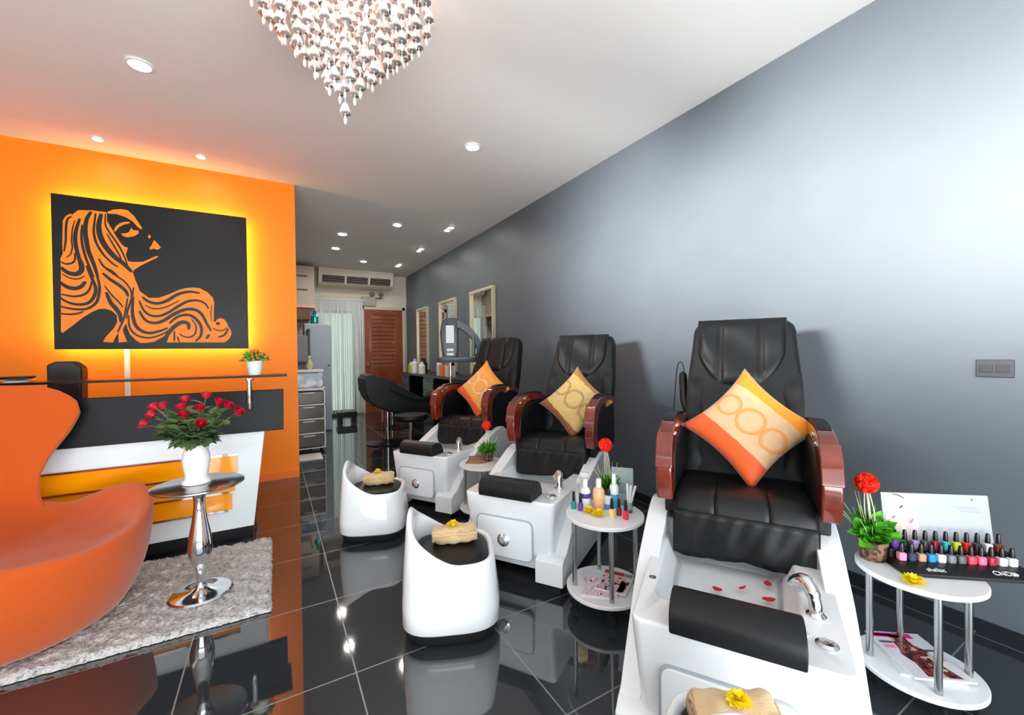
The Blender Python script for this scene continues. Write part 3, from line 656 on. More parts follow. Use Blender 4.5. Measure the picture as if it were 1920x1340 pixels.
        obj('arm_pad', G().prism(padp + [(1.06, 0.925), (0.90, 0.946), (0.76, 0.945)], 'x', a + 0.008, b - 0.008), M_leather, arm, bevel=0.005)
        side = [(0.65, 0.56), (0.645, 0.72), (0.66, 0.80), (0.70, 0.86), (0.78, 0.89), (1.18, 0.89), (1.2, 0.56)]
        obj('side_panel', G().prism(side, 'x', 0.245 * s + bx * 0.6, 0.29 * s + bx * 0.6), M_leather, t, bevel=0.01, bseg=3)
        xi = s * 0.245 + bx * 0.6
        for y_, z_ in ((0.655, 0.898), (0.725, 0.922)):
            obj('button', G().ball((xi, y_, z_), (0.007, 0.011, 0.011), 10, 7), M_chrome, arm)
    if remote:
        rr = obj('remote_pocket', G().tube(spline([bk(-0.272, 0.42, 0.0), bk(-0.285, 0.55, 0.01), bk(-0.295, 0.68, 0.0)], 5), [0.006, 0.012, 0.016, 0.02, 0.021, 0.02, 0.02, 0.021, 0.022, 0.02, 0.01], 10), M_black, t)
        obj('cord', G().tube(spline([bk(-0.285, 0.66, 0.0), bk(-0.30, 0.74, 0.0), bk(-0.325, 0.72, 0.0), bk(-0.33, 0.5, 0.01), bk(-0.325, 0.34, 0.02), bk(-0.30, 0.3, 0.0)], 6), 0.0028, 6), M_black, rr)
    return t
UN = [((1.048, 0.664), 31.5), ((1.092, 1.978), 33.5), ((0.980, 3.208), 33.0)]
def unit_pt(i, x, y, z):
    (ox, oy), A = UN[i]; a = math.radians(A)
    return (ox + x * math.sin(a) + y * math.cos(a), oy - x * math.cos(a) + y * math.sin(a), z)
def unit_rot(i): return math.radians(UN[i][1] - 90)
spa_chair('black and white pedicure spa chair nearest the camera, petals in its basin', (*UN[0][0], 0), unit_rot(0), True, 0.036)
spa_chair('black and white pedicure spa chair in the middle, with the tan ringed cushion', (*UN[1][0], 0), unit_rot(1), False, 0.045, 1.375)
spa_chair('black and white pedicure spa chair farthest back, with the small orange cushion', (*UN[2][0], 0), unit_rot(2), False, 0.01)
# shallow water and rose petals in the near basin
g = G(); g.loft([rrect(-0.03, 0.42, 0.164, 0.234, 0.05, 0.392, hx2=0.184), rrect(-0.03, 0.42, 0.150, 0.214, 0.05, 0.374, hx2=0.165)])
wt = obj('basin_water', g, mat('clear_water', (255, 255, 255), 0.01, trans=1.0, ior=1.1), loc=unit_pt(0, 0, 0, 0)); wt.rotation_euler = (0, 0, unit_rot(0))
tag(wt, 'shallow clear water in the basin of the nearest pedicure chair', 'water')
for i, (x, y, a, l) in enumerate(((-0.056, 0.409, 0.3, 'crimson petal floating in the near basin, leftmost of four'), (0.023, 0.46, 1.4, 'thin crimson petal floating in the near basin, second from the left'), (0.105, 0.53, 2.2, 'crimson petal floating in the near basin, farthest from the bolster'), (0.102, 0.42, 0.9, 'largest crimson petal in the near basin, closest to the faucet'))):
    def pf(u, v): s = 0.016; x_ = 2 * u - 1; y_ = 2 * v - 1; w = math.sqrt(max(0, 1 - y_ * y_)) * (0.8 if i != 1 else 0.35); return (x_ * w * s, y_ * s * (1.3 if i == 3 else 1), 0.004 * (x_ * x_ + y_ * y_))
    p = obj('rose_petal', G().grid(pf, 6, 6), M_redpetal, solid=0.001, angle=80, loc=unit_pt(0, x, y, 0.394)); p.rotation_euler = (0, 0, a)
    tag(p, l, 'petal', 'petals in the near basin')

# ------------------------------------------------------------------ cushions on the chairs
def cushion_mat(name, band_a, field, band_b, line, centres, jitter, lo=-0.092, hi=0.118):
    m = bpy.data.materials.new(name); m.use_nodes = True; nt = m.node_tree; L = nt.links; b = nt.nodes['Principled BSDF']
    tc = nt.nodes.new('ShaderNodeTexCoord'); sp = nt.nodes.new('ShaderNodeSeparateXYZ'); L.new(tc.outputs['Object'], sp.inputs[0])
    def mth(op, a, bb=0.0):
        n = nt.nodes.new('ShaderNodeMath'); n.operation = op
        for i, v in enumerate((a, bb)):
            if isinstance(v, (int, float)): n.inputs[i].default_value = v
            else: L.new(v, n.inputs[i])
        return n.outputs[0]
    nz = nt.nodes.new('ShaderNodeTexNoise'); nz.inputs['Scale'].default_value = 22; L.new(tc.outputs['Object'], nz.inputs['Vector'])
    X = mth('ADD', sp.outputs[0], mth('MULTIPLY', mth('SUBTRACT', nz.outputs['Fac'], 0.5), jitter)); Z = sp.outputs[2]
    def mix(f, a, c):
        n = nt.nodes.new('ShaderNodeMix'); n.data_type = 'RGBA'; L.new(f, n.inputs['Factor'])
        for k, v in (('A', a), ('B', c)):
            if isinstance(v, tuple): n.inputs[k].default_value = lin(v) + (1,)
            else: L.new(v, n.inputs[k])
        return n.outputs['Result']
    col = mix(nz.outputs['Fac'], field, tuple(max(0, c - 22) for c in field))
    for cx, cz, r, w in centres:
        dx = mth('SUBTRACT', X, cx); dz = mth('SUBTRACT', Z, cz)
        d = mth('SQRT', mth('ADD', mth('MULTIPLY', dx, dx), mth('MULTIPLY', dz, dz)))
        col = mix(mth('LESS_THAN', mth('ABSOLUTE', mth('SUBTRACT', d, r)), w), col, line)
    col = mix(mth('LESS_THAN', X, lo), col, band_a)
    col = mix(mth('GREATER_THAN', X, hi), col, band_b)
    L.new(col, b.inputs['Base Color']); b.inputs['Roughness'].default_value = 0.6; b.inputs['Sheen Weight'].default_value = 0.3
    bp = nt.nodes.new('ShaderNodeBump'); bp.inputs['Strength'].default_value = 0.25; bp.inputs['Distance'].default_value = 0.004; L.new(nz.outputs['Fac'], bp.inputs['Height']); L.new(bp.outputs[0], b.inputs['Normal'])
    return m
def cushion(label, m, i, x, y, z, size, roll, tilt, yaw=0):
    g = G(); n = 22; s = size / 2
    def face(sgn):
        def f(u, v):
            a, b = 2 * u - 1, 2 * v - 1
            pin = 1 - 0.15 * (1 - a * a) * abs(b) ** 2.5 ; pin2 = 1 - 0.15 * (1 - b * b) * abs(a) ** 3
            d = ((1 - a * a) * (1 - b * b)) ** 0.5 * 0.065
            return (a * s * pin2, sgn * d, b * s * pin)
        return f
    g.grid(face(-1), n, n); g.grid(face(1), n, n)
    o = obj('throw_pillow', g, m, loc=unit_pt(i, x, y, z), angle=80)
    bm = bmesh.new(); bm.from_mesh(o.data); bmesh.ops.remove_doubles(bm, verts=bm.verts, dist=0.0004); bmesh.ops.recalc_face_normals(bm, faces=bm.faces); bm.to_mesh(o.data); bm.free()
    o.matrix_world = Matrix.Translation(unit_pt(i, x, y, z)) @ Matrix.Rotation(unit_rot(i) + yaw, 4, 'Z') @ Matrix.Rotation(tilt, 4, 'X') @ Matrix.Rotation(roll, 4, 'Y')
    return tag(o, label, 'cushion', 'throw pillows on the pedicure chairs')
rg = [(0.012, 0.0, 0.058, 0.005), (0.012, 0.0, 0.050, 0.002), (0.012, 0.115, 0.05, 0.005), (0.012, 0.115, 0.042, 0.002), (0.012, -0.115, 0.05, 0.005), (0.012, -0.115, 0.042, 0.002)]
cushion('orange and cream throw pillow with three stitched rings on the nearest pedicure chair', cushion_mat('orange_ring_fabric', (232, 92, 24), (232, 190, 146), (246, 150, 16), (226, 150, 76), rg, 0.012), 0, 0.052, 0.95, 0.90, 0.41, math.radians(-47), math.radians(-24))
cushion('tan throw pillow with dark ring lines on the middle pedicure chair', cushion_mat('tan_ring_fabric', (160, 88, 40), (226, 194, 124), (178, 128, 44), (128, 92, 50), [(cx, cz * 1.2, r * 1.25, 0.0022) for cx, cz, r, w in rg], 0.03, -0.135, 0.145), 1, 0.085, 0.95, 0.88, 0.41, math.radians(-48), math.radians(-24))
cushion('orange throw pillow with pale blotches on the farthest pedicure chair', cushion_mat('orange_blotch_fabric', (240, 96, 14), (255, 178, 92), (250, 154, 20), (252, 208, 160), [(cx, cz * 1.2, r * 1.25, 0.006) for cx, cz, r, w in rg[::2]], 0.035, -0.125, 0.145), 2, 0.04, 0.92, 0.90, 0.445, math.radians(-48), math.radians(-24))

# ------------------------------------------------------------------ technician stools, towels
def stool(label, loc, rot, seat_z=0.325, back_z=0.53, sx=0.226, sy=0.222, group='white tub stools in front of the pedicure chairs'):
    t = thing('tub_stool', label, 'stool', loc, rot, group)      # local: open side +y, high back -y
    N = 72
    def lp(f, sq=3.6):
        out = []
        for k in range(N):
            a = 2 * PI * k / N; c, s_ = math.cos(a), math.sin(a)
            r = (abs(c) ** sq + abs(s_) ** sq) ** (-1 / sq)
            b = abs((math.degrees(a) - 270 + 180) % 360 - 180)    # angle from the back
            top = seat_z + 0.012 + (back_z - seat_z - 0.012) * (1 - smooth(b / 105.0)) ** 1.1
            e, z = f(top)
            out.append((r * c * (sx - e) , r * s_ * (sy - e), z))
        return out
    L = [lp(lambda T: (0.012, 0.05)), lp(lambda T: (0.0, 0.062)), lp(lambda T: (0.0, 0.14)), lp(lambda T: (0.008, 0.06 + (T - 0.06) * 0.55)), lp(lambda T: (0.022, T - 0.02)), lp(lambda T: (0.027, T - 0.005)), lp(lambda T: (0.034, T)),
         lp(lambda T: (0.043, T - 0.004)), lp(lambda T: (0.05, T - 0.02)), lp(lambda T: (0.05, seat_z - 0.03))]
    obj('tub', G().loft(L), M_gel, t, angle=60)
    obj('base', G().loft([lp(lambda T: (0.03, 0.0)), lp(lambda T: (0.02, 0.012)), lp(lambda T: (0.014, 0.05))]), M_rubber, t, angle=60)
    P = [lp(lambda T: (0.052, seat_z - 0.03)), lp(lambda T: (0.052, seat_z)), lp(lambda T: (0.058, seat_z + 0.008)), lp(lambda T: (0.09, seat_z + 0.014)), lp(lambda T: (0.16, seat_z + 0.017))]
    obj('seat_pad', G().loft(P), M_leather, t, angle=60)
    return t
def daisy(label, loc, r=0.028):
    g = G(); rnd = random.Random(int(loc[0] * 1000))
    for lay, (n, rr, up_) in enumerate(((12, 1.0, 0.35), (10, 0.85, 0.9), (8, 0.7, 1.8))):
        for k in range(n):
            a = 2 * PI * k / n + lay * 0.3; d = Vector((math.cos(a), math.sin(a), up_ * rnd.uniform(0.7, 1.2)))
            leaf(g, Vector((0, 0, 0.004 + lay * 0.003)), d, Vector((0, 0, 1)), r * rr * rnd.uniform(0.9, 1.15))
    g.ball((0, 0, 0.008), (0.008, 0.008, 0.006), 8, 5)
    return tag(obj('yellow_flower', g, M_petal, angle=70, fix=False, loc=loc), label, 'flower')
def towel(label, loc, rot, w=0.19, r=0.036):
    """loosely rolled and folded towel, soft ends"""
    g = G(); loops = []
    for k in range(21):
        u = k / 20.0; x = (u - 0.5) * w; e = min(1, 5 * u, 5 * (1 - u)) ** 0.4
        loop_ = []
        for j in range(28):
            a = 2 * PI * j / 28; rr = r * (0.82 + 0.18 * e) * (1 + 0.07 * math.sin(3 * a + 5 * u) + 0.05 * math.sin(7 * u * PI + a) )
            z = max(-r * 0.9, rr * math.sin(a) * 0.92)
            loop_.append((x + 0.006 * math.sin(2 * a), rr * 1.45 * math.cos(a), z + r * 0.9))
        loops.append(loop_)
    g.loft(loops)
    # spiral edge of the outer fold
    g.tube([((u / 10 - 0.5) * w * 0.98, -r * 1.25 - 0.004 * math.sin(u), r * 1.25 + 0.003 * math.sin(2.2 * u)) for u in range(11)], 0.008, 8)
    for s in (-1, 1):
        sp = [(s * w * 0.497, (0.3 + 1.0 * a / 12) * r * 0.95 * math.cos(a * 0.9), r * 0.9 + (0.3 + 0.6 * a / 12) * r * 0.8 * math.sin(a * 0.9)) for a in range(13)]
        g.tube(sp, 0.005, 6)
    o = obj('rolled_towel', g, M_beige, angle=70, loc=loc); o.rotation_euler = (0, 0, rot)
    return tag(o, label, 'towel', 'rolled towels on the stools')
ST = [((0.725, 1.865, 0), -112), ((0.622, 3.065, 0), -112), ((0.80, 0.485, 0), -58)]
stool('white tub stool with black seat, nearer of the two fully seen', ST[0][0], math.radians(ST[0][1]))
stool('white tub stool with black seat in front of the farthest pedicure chair', ST[1][0], math.radians(ST[1][1]), 0.305, 0.51)
stool('white tub stool at the bottom edge, in front of the nearest pedicure chair', ST[2][0], math.radians(ST[2][1]), 0.43, 0.64, 0.18, 0.18)
towel('beige rolled towel with a yellow flower on the nearer white stool', (0.755, 1.895, 0.342), math.radians(-20), 0.205, 0.043)
daisy('yellow flower on the towel of the nearer white stool', (0.745, 1.885, 0.418), 0.034)
towel('beige rolled towel on the stool before the farthest pedicure chair', (0.655, 3.085, 0.322), math.radians(-18), 0.20, 0.045)
daisy('yellow flower on the towel of the farther white stool', (0.645, 3.08, 0.402), 0.034)
towel('beige rolled towel on the stool at the bottom edge', (0.845, 0.535, 0.447), math.radians(-31), 0.17, 0.034)
daisy('yellow flower on the towel at the bottom edge of the picture', (0.838, 0.52, 0.507), 0.028)

# ------------------------------------------------------------------ round two-tier tables
def round_table(label, loc, r, ztop, zsh, rot, leg_r):
    t = thing('round_table', label, 'side table', loc, rot, 'white two-tier round tables beside the pedicure chairs')
    obj('tabletop', G().lathe([(0.001, ztop - 0.018), (r - 0.003, ztop - 0.018), (r, ztop - 0.015), (r, ztop - 0.003), (r - 0.003, ztop), (0.001, ztop)], seg=72), M_white, t)
    obj('shelf', G().lathe([(0.001, zsh - 0.018), (r - 0.003, zsh - 0.018), (r, zsh - 0.015), (r, zsh - 0.003), (r - 0.003, zsh), (0.001, zsh)], seg=72), M_white, t)
    for k in range(4):
        a = PI / 4 + k * PI / 2; x, y = leg_r * math.cos(a), leg_r * math.sin(a)
        obj('leg', G().cyl((x, y, zsh), (x, y, ztop - 0.018), 0.0115, seg=18), M_steel, t)
        c = obj('caster', G().cyl((x, y, zsh - 0.018), (x, y, zsh - 0.034), 0.008, seg=10).box(x - 0.012, x + 0.012, y - 0.014, y + 0.014, zsh - 0.046, zsh - 0.032), M_black, t)
        wr = min(0.024, (zsh - 0.02) / 2)
        obj('wheel', G().cyl((x - 0.009, y, wr), (x + 0.009, y, wr), wr, seg=18), M_rubber, c)
    return t
T_MID, T_FAR, T_R = (1.405, 1.550), (1.384, 2.862), (2.036, 0.582)
Z_MID, Z_FAR, Z_R = 0.461, 0.42, 0.44
S_MID, S_FAR, S_R = 0.106, 0.10, 0.088
round_table('white round two-tier table crowded with nail products between the two nearer pedicure chairs', (*T_MID, 0), 0.188, Z_MID, S_MID, math.radians(14), 0.15)
round_table('white round two-tier table beside the farthest pedicure chair', (*T_FAR, 0), 0.182, Z_FAR, S_FAR, math.radians(10), 0.145)
round_table('white round two-tier table at the right, carrying the nail polish display', (*T_R, 0), 0.178, Z_R, S_R, math.radians(-8), 0.14)

# ------------------------------------------------------------------ artificial plants
def ball_plant(label, loc, s=1.0, ball=(0.0, 0.0, 0.265), ballr=0.036, seed=1, lean=(0, 0)):
    rnd = random.Random(seed)
    t = thing('artificial_plant', label, 'plant', loc, 0, 'artificial plants with a red-orange ball bloom')
    obj('wicker_pot', G().lathe([(0.001, 0), (0.034 * s, 0), (0.040 * s, 0.03 * s), (0.043 * s, 0.066 * s), (0.045 * s, 0.07 * s), (0.040 * s, 0.07 * s), (0.037 * s, 0.058 * s), (0.001, 0.058 * s)], seg=24), M_wicker, t)
    g = G()
    for i in range(210):
        a = rnd.uniform(0, 2 * PI); r0 = rnd.uniform(0, 0.03) * s; d = Vector((math.cos(a), math.sin(a), rnd.uniform(0.0, 2.4))).normalized()
        leaf(g, Vector((r0 * math.cos(a), r0 * math.sin(a), (0.058 + rnd.uniform(0, 0.045)) * s)), d, Vector((rnd.uniform(-1, 1), rnd.uniform(-1, 1), 1)), rnd.uniform(0.03, 0.07) * s)
    obj('foliage', g, M_leaf2, t, angle=60, fix=False)
    g = G()
    for i in range(26):
        a = rnd.uniform(0, 2 * PI); L_ = rnd.uniform(0.10, 0.17) * s; o_ = rnd.uniform(0.2, 1.0)
        p0 = Vector((0.015 * math.cos(a), 0.015 * math.sin(a), 0.06)) * s; d = Vector((math.cos(a) * o_, math.sin(a) * o_, 1.1)).normalized()
        g.tube([tuple(p0), tuple(p0 + d * L_ * 0.6), tuple(p0 + d * L_ + Vector((0, 0, -0.012 * o_)))], [0.0016, 0.0012, 0.0006], 5)
    obj('grass_blades', g, mat('pale_green_grass', (176, 204, 140), 0.6), t)
    g = G(); b = Vector(ball)
    for k in range(4):
        a = 2 * PI * k / 4 + 0.5; g.tube(spline([(0.008 * math.cos(a), 0.008 * math.sin(a), 0.06), (0.014 * math.cos(a) + b.x * 0.5, 0.014 * math.sin(a) + b.y * 0.5, (0.06 + b.z) / 2), (b.x + 0.006 * math.cos(a), b.y + 0.006 * math.sin(a), b.z - ballr * 0.6)], 5), 0.0018, 5)
    obj('twig_stems', g, M_twig, t)
    g = G(); g.ball(ball, ballr * 0.86, 20, 12)
    for i in range(240):
        z = 1 - 2 * (i + 0.5) / 240; a = i * 2.39996; d = Vector((math.sqrt(1 - z * z) * math.cos(a), math.sqrt(1 - z * z) * math.sin(a), z))
        u = d.cross(Vector((0.2, 0.1, 1))).normalized(); u.rotate(Matrix.Rotation(rnd.uniform(0, 6.28), 3, d)); w = d.cross(u)
        c = b + d * ballr * 0.8; k = ballr * 0.24
        g.add([c - u * k, c + d * ballr * 0.22 - u * k * 0.8 + w * k * 0.5, c + d * ballr * 0.26 + w * k * 0.3, c + d * ballr * 0.22 + u * k * 0.8 + w * k * 0.5, c + u * k], [(0, 1, 2), (0, 2, 4), (2, 3, 4)])
    obj('ball_bloom', g, M_ballred, t, angle=180, fix=False)
    return t
ball_plant('artificial plant with red-orange ball bloom on the table by the nail polish display', (2.0, 0.70, Z_R), 1.12, (-0.02, 0.012, 0.292), 0.037, 1)
ball_plant('artificial plant with red-orange ball bloom behind the bottles on the middle table', (1.545, 1.665, Z_MID), 0.95, (-0.03, -0.005, 0.30), 0.034, 2)
ball_plant('artificial plant with red-orange ball bloom on the farthest round table', (1.44, 2.895, Z_FAR), 1.0, (-0.01, 0.0, 0.275), 0.034, 3)

# ------------------------------------------------------------------ nail polish display on the right table
DA = math.radians(-39)
DISP = Vector((2.148, 0.523, Z_R))
def dpt(x, y, z): return (DISP.x + x * math.cos(DA) - y * math.sin(DA), DISP.y + x * math.sin(DA) + y * math.cos(DA), DISP.z + z)
dsp = thing('polish_display', 'black stepped nail polish display with a tall pale portrait card behind', 'display stand', tuple(DISP), DA)
obj('stepped_base', G().prism([(-0.085, 0), (-0.085, 0.012), (-0.035, 0.032), (-0.005, 0.032), (-0.005, 0.062), (0.045, 0.062), (0.045, 0)], 'x', -0.20, 0.20), M_black, dsp, bevel=0.002)
cardm = mat('portrait_card', (166, 171, 178), 0.5)
cd = obj('back_card', G().box(-0.178, 0.182, 0.0, 0.006, 0, 0.2), cardm, dsp, bevel=0.001); cd.location = (0, 0.05, 0.05); cd.rotation_euler = (math.radians(-8), 0, 0)
# soft print: a pale face seen close up at the left of the card, flat layers of ink
def ink(name, rgb, poly, k): o = obj(name, G().prism(poly, 'y', -0.0006 * k, 0.0), mat('ink_' + name, rgb, 0.4), cd); return o
def ell(cx, cz, a, b, rot=0, n=28): return [(cx + a * math.cos(2 * PI * i / n) * math.cos(rot) - b * math.sin(2 * PI * i / n) * math.sin(rot), cz + a * math.cos(2 * PI * i / n) * math.sin(rot) + b * math.sin(2 * PI * i / n) * math.cos(rot)) for i in range(n)]
ink('face_print', (200, 184, 180), [(-0.169, 0.198), (-0.169, 0.02), (-0.12, 0.01), (-0.07, 0.03), (-0.055, 0.07), (-0.068, 0.12), (-0.09, 0.165), (-0.11, 0.198)], 1)
ink('hair_print', (172, 180, 182), [(-0.11, 0.198), (-0.09, 0.165), (-0.068, 0.135), (-0.04, 0.16), (-0.0, 0.185), (0.03, 0.198)], 1)
ink('eyebrow_print', (92, 86, 86), [(-0.14, 0.197), (-0.12, 0.195), (-0.098, 0.182), (-0.1, 0.178), (-0.122, 0.189), (-0.14, 0.193)], 2)
ink('eye_print', (58, 62, 74), ell(-0.112, 0.148, 0.009, 0.0035, 0.7), 2)
ink('second_eye_print', (90, 92, 104), ell(-0.142, 0.108, 0.008, 0.003, 0.6), 2)
ink('lips_print', (176, 98, 108), ell(-0.082, 0.096, 0.012, 0.0045, 0.9), 2)
for zz, x0, x1 in ((0.153, 0.06, 0.14), (0.146, 0.075, 0.15), (0.137, 0.085, 0.15)): ink('caption_print', (150, 156, 164), [(x0, zz), (x1, zz), (x1, zz + 0.003), (x0, zz + 0.003)], 1)
ink('mark_print', (90, 94, 100), ell(0.128, 0.183, 0.0035, 0.0035), 1)
M_letter = mat('white_lettering', (214, 218, 220), 0.5)
txt('lettering', 'CND', 0.025, M_letter, dsp, (0.108, -0.071, 0.0185), (math.radians(22), 0, 0))
obj('logo_square', G().box(0.134, 0.15, -0.0716, -0.058, 0.0185, 0.0245), M_letter, dsp)
txt('lettering', 'shellac', 0.022, M_letter, dsp, (-0.095, -0.072, 0.0185), (math.radians(22), 0, 0))
def polish(name, label, rgb, loc, h=0.062, r=0.0105, rot=0, group='nail polish bottles in the display', cap=(14, 15, 18)):
    t = thing(name, label, 'nail polish', loc, rot, group); key = 'polish_%d_%d_%d' % rgb
    hb = h * 0.46
    obj('bottle', G().loft([rrect(0, 0, r * 0.95, r * 0.85, r * 0.4, 0, 3), rrect(0, 0, r, r * 0.9, r * 0.4, 0.003, 3), rrect(0, 0, r, r * 0.9, r * 0.4, hb * 0.85, 3), rrect(0, 0, r * 0.55, r * 0.5, r * 0.3, hb, 3)]), mat(key, rgb, 0.12, coat=0.7), t)
    obj('cap', G().lathe([(0.001, hb), (r * 0.66, hb), (r * 0.62, hb + (h - hb) * 0.5), (r * 0.46, h - 0.002), (0.001, h)], seg=14), mat('cap_%d' % cap[0], cap, 0.25), t)
    return t
front = [((244, 140, 166), 'pale pink'), ((30, 52, 78), 'navy'), ((178, 138, 112), 'tan'), ((24, 132, 196), 'bright blue'), ((226, 232, 232), 'white, fifth from the left'), ((112, 116, 120), 'grey'), ((86, 96, 90), 'olive grey'), ((240, 64, 92), 'coral red'), ((248, 110, 148), 'rose pink'), ((160, 30, 64), 'wine red'), ((214, 218, 220), 'pearl white, second from the right'), ((236, 238, 238), 'white, at the right end')]
back = [((108, 66, 160), 'purple'), ((30, 30, 40), 'near-black, second from the left'), ((150, 124, 176), 'lavender'), ((58, 66, 58), 'dark olive'), ((150, 20, 56), 'crimson'), ((44, 172, 178), 'turquoise'), ((200, 206, 40), 'lime yellow'), ((204, 24, 34), 'bright red'), ((46, 52, 50), 'charcoal'), ((220, 222, 222), 'white'), ((122, 40, 30), 'brown red')]
for k, (c, n) in enumerate(front):
    polish('nail_polish', '%s nail polish in the front row of the black display' % n, c, dpt(-0.172 + 0.0315 * k, -0.02, 0.032), 0.062, 0.0125, DA)
for k, (c, n) in enumerate(back):
    polish('nail_polish', '%s nail polish in the back row of the black display' % n, c, dpt(-0.168 + 0.0335 * k, 0.02, 0.062), 0.066, 0.0115, DA)
daisy('yellow flower on the right-hand table in front of the display', (1.90, 0.553, Z_R), 0.036)

# ------------------------------------------------------------------ magazines
def magazine(label, loc, rot, w, l, th, parts, group=None, base=(226, 226, 230)):
    t = thing('magazine', label, 'magazine', loc, rot, group)
    obj('pages', G().box(-w / 2, w / 2, -l / 2, l / 2, 0, th), mat('page_%d_%d' % (base[0], base[2]), base, 0.35, coat=0.3), t, bevel=0.0008)
    for n, rgb, poly in parts:
        obj(n, G().prism([(x * w, y * l) for x, y in poly], 'z', th, th + 0.0006), rgb if not isinstance(rgb, tuple) else mat('print_%d_%d_%d' % rgb, rgb, 0.3, coat=0.3), t)
    return t
def sq(x0, x1, y0, y1): return [(x0, y0), (x1, y0), (x1, y1), (x0, y1)]
fig = [(-0.14, 0.40), (0.0, 0.43), (0.14, 0.36), (0.14, 0.2), (0.26, 0.1), (0.3, -0.1), (0.24, -0.24), (0.34, -0.46), (-0.24, -0.46), (-0.2, -0.2), (-0.28, -0.02), (-0.2, 0.12), (-0.18, 0.26)]
magazine('magazine with a violet and pink corner lying under another on the right table shelf', (2.072, 0.60, S_R), math.radians(-50), 0.185, 0.24, 0.0068, [('cover_corner', (112, 96, 190), [(0.1, 0.5), (0.5, 0.5), (0.5, 0.3), (0.2, 0.3)])])
magazine('fashion magazine with hot pink masthead and dark red figure on the right table shelf', (2.075, 0.597, S_R + 0.0075), math.radians(-38), 0.19, 0.25, 0.008,
         [('masthead', (232, 36, 140), sq(-0.47, 0.3, 0.36, 0.47)), ('masthead_letters', (250, 190, 220), sq(-0.4, -0.05, 0.39, 0.44)), ('cover_figure', printmat('figure_print', [(44, 20, 18), (96, 26, 26), (150, 60, 48), (60, 26, 22), (214, 180, 160)], 34), fig), ('headline', (90, 94, 110), sq(-0.44, -0.2, 0.22, 0.27)), ('headline', (244, 150, 190), sq(-0.44, -0.24, 0.1, 0.18)), ('headline', (70, 80, 100), sq(0.26, 0.46, 0.08, 0.12)), ('headline', (240, 150, 180), sq(0.24, 0.42, -0.12, -0.05))])
magazine('glossy magazine with pink cover on the lower shelf of the middle table', (T_MID[0] - 0.03, T_MID[1] + 0.01, S_MID), math.radians(-42), 0.17, 0.22, 0.006,
         [('cover_picture', printmat('pink_cover_print', [(236, 200, 214), (226, 226, 232), (240, 160, 196), (250, 236, 240), (90, 80, 88)], 22), sq(-0.46, 0.46, -0.46, 0.28)), ('headline', (70, 60, 70), sq(0.1, 0.44, 0.3, 0.36))])
magazine('glossy magazine with a red and dark cover lying uppermost on the middle table shelf', (T_MID[0] + 0.045, T_MID[1] - 0.02, S_MID + 0.0068), math.radians(-58), 0.15, 0.2, 0.006,
         [('masthead', (170, 40, 36), sq(-0.46, 0.2, 0.3, 0.46)), ('cover_picture', printmat('busy_cover_print', [(60, 56, 58), (228, 224, 228), (236, 120, 150), (232, 228, 230), (226, 150, 110), (40, 36, 38)], 26), sq(-0.46, 0.46, -0.46, 0.26)), ('cover_figure', (36, 28, 30), [(0.2, 0.1), (0.36, 0.04), (0.4, -0.4), (0.2, -0.45)]), ('headline', (110, 140, 110), sq(0.22, 0.46, 0.3, 0.46))])
for k, (rz, c, l) in enumerate(((0.25, (150, 104, 70), 'brown covered booklet lying under another on the farthest round table'), (0.5, (176, 118, 84), 'tan booklet lying uppermost by the plant on the farthest round table'))):
    magazine(l, (1.355 + 0.01 * k, 2.945, Z_FAR + 0.0085 * k), rz - 0.9, 0.12, 0.17, 0.008, [('cover_border', (96, 56, 36), sq(-0.5, 0.5, 0.38, 0.5))], None, c)

# ------------------------------------------------------------------ bottles on the middle table
def mp(x, y): return (x, y, Z_MID)
polish('nail_polish', 'teal nail polish at the left edge of the middle table', (20, 140, 130), mp(1.312, 1.672), 0.088, 0.012, 0.4, 'nail polishes on the middle table')
polish('nail_polish', 'purple nail polish beside the teal one on the middle table', (104, 58, 150), mp(1.325, 1.635), 0.086, 0.012, 0.4, 'nail polishes on the middle table')
polish('nail_polish', 'pale yellow nail polish at the front of the middle table', (244, 220, 130), mp(1.395, 1.487), 0.092, 0.0125, 0.2, 'nail polishes on the middle table')
polish('nail_polish', 'dark red nail polish behind the pink one at the front of the middle table', (120, 20, 44), mp(1.442, 1.488), 0.08, 0.0115, 0.2, 'nail polishes on the middle table')
polish('nail_polish', 'hot pink nail polish at the front edge of the middle table', (240, 40, 84), mp(1.436, 1.437), 0.09, 0.0125, 0.2, 'nail polishes on the middle table')
daisy('yellow flower on the middle table, left of the pair', (1.343, 1.592, Z_MID), 0.033)
daisy('yellow flower on the middle table, right of the pair', (1.352, 1.535, Z_MID), 0.036)
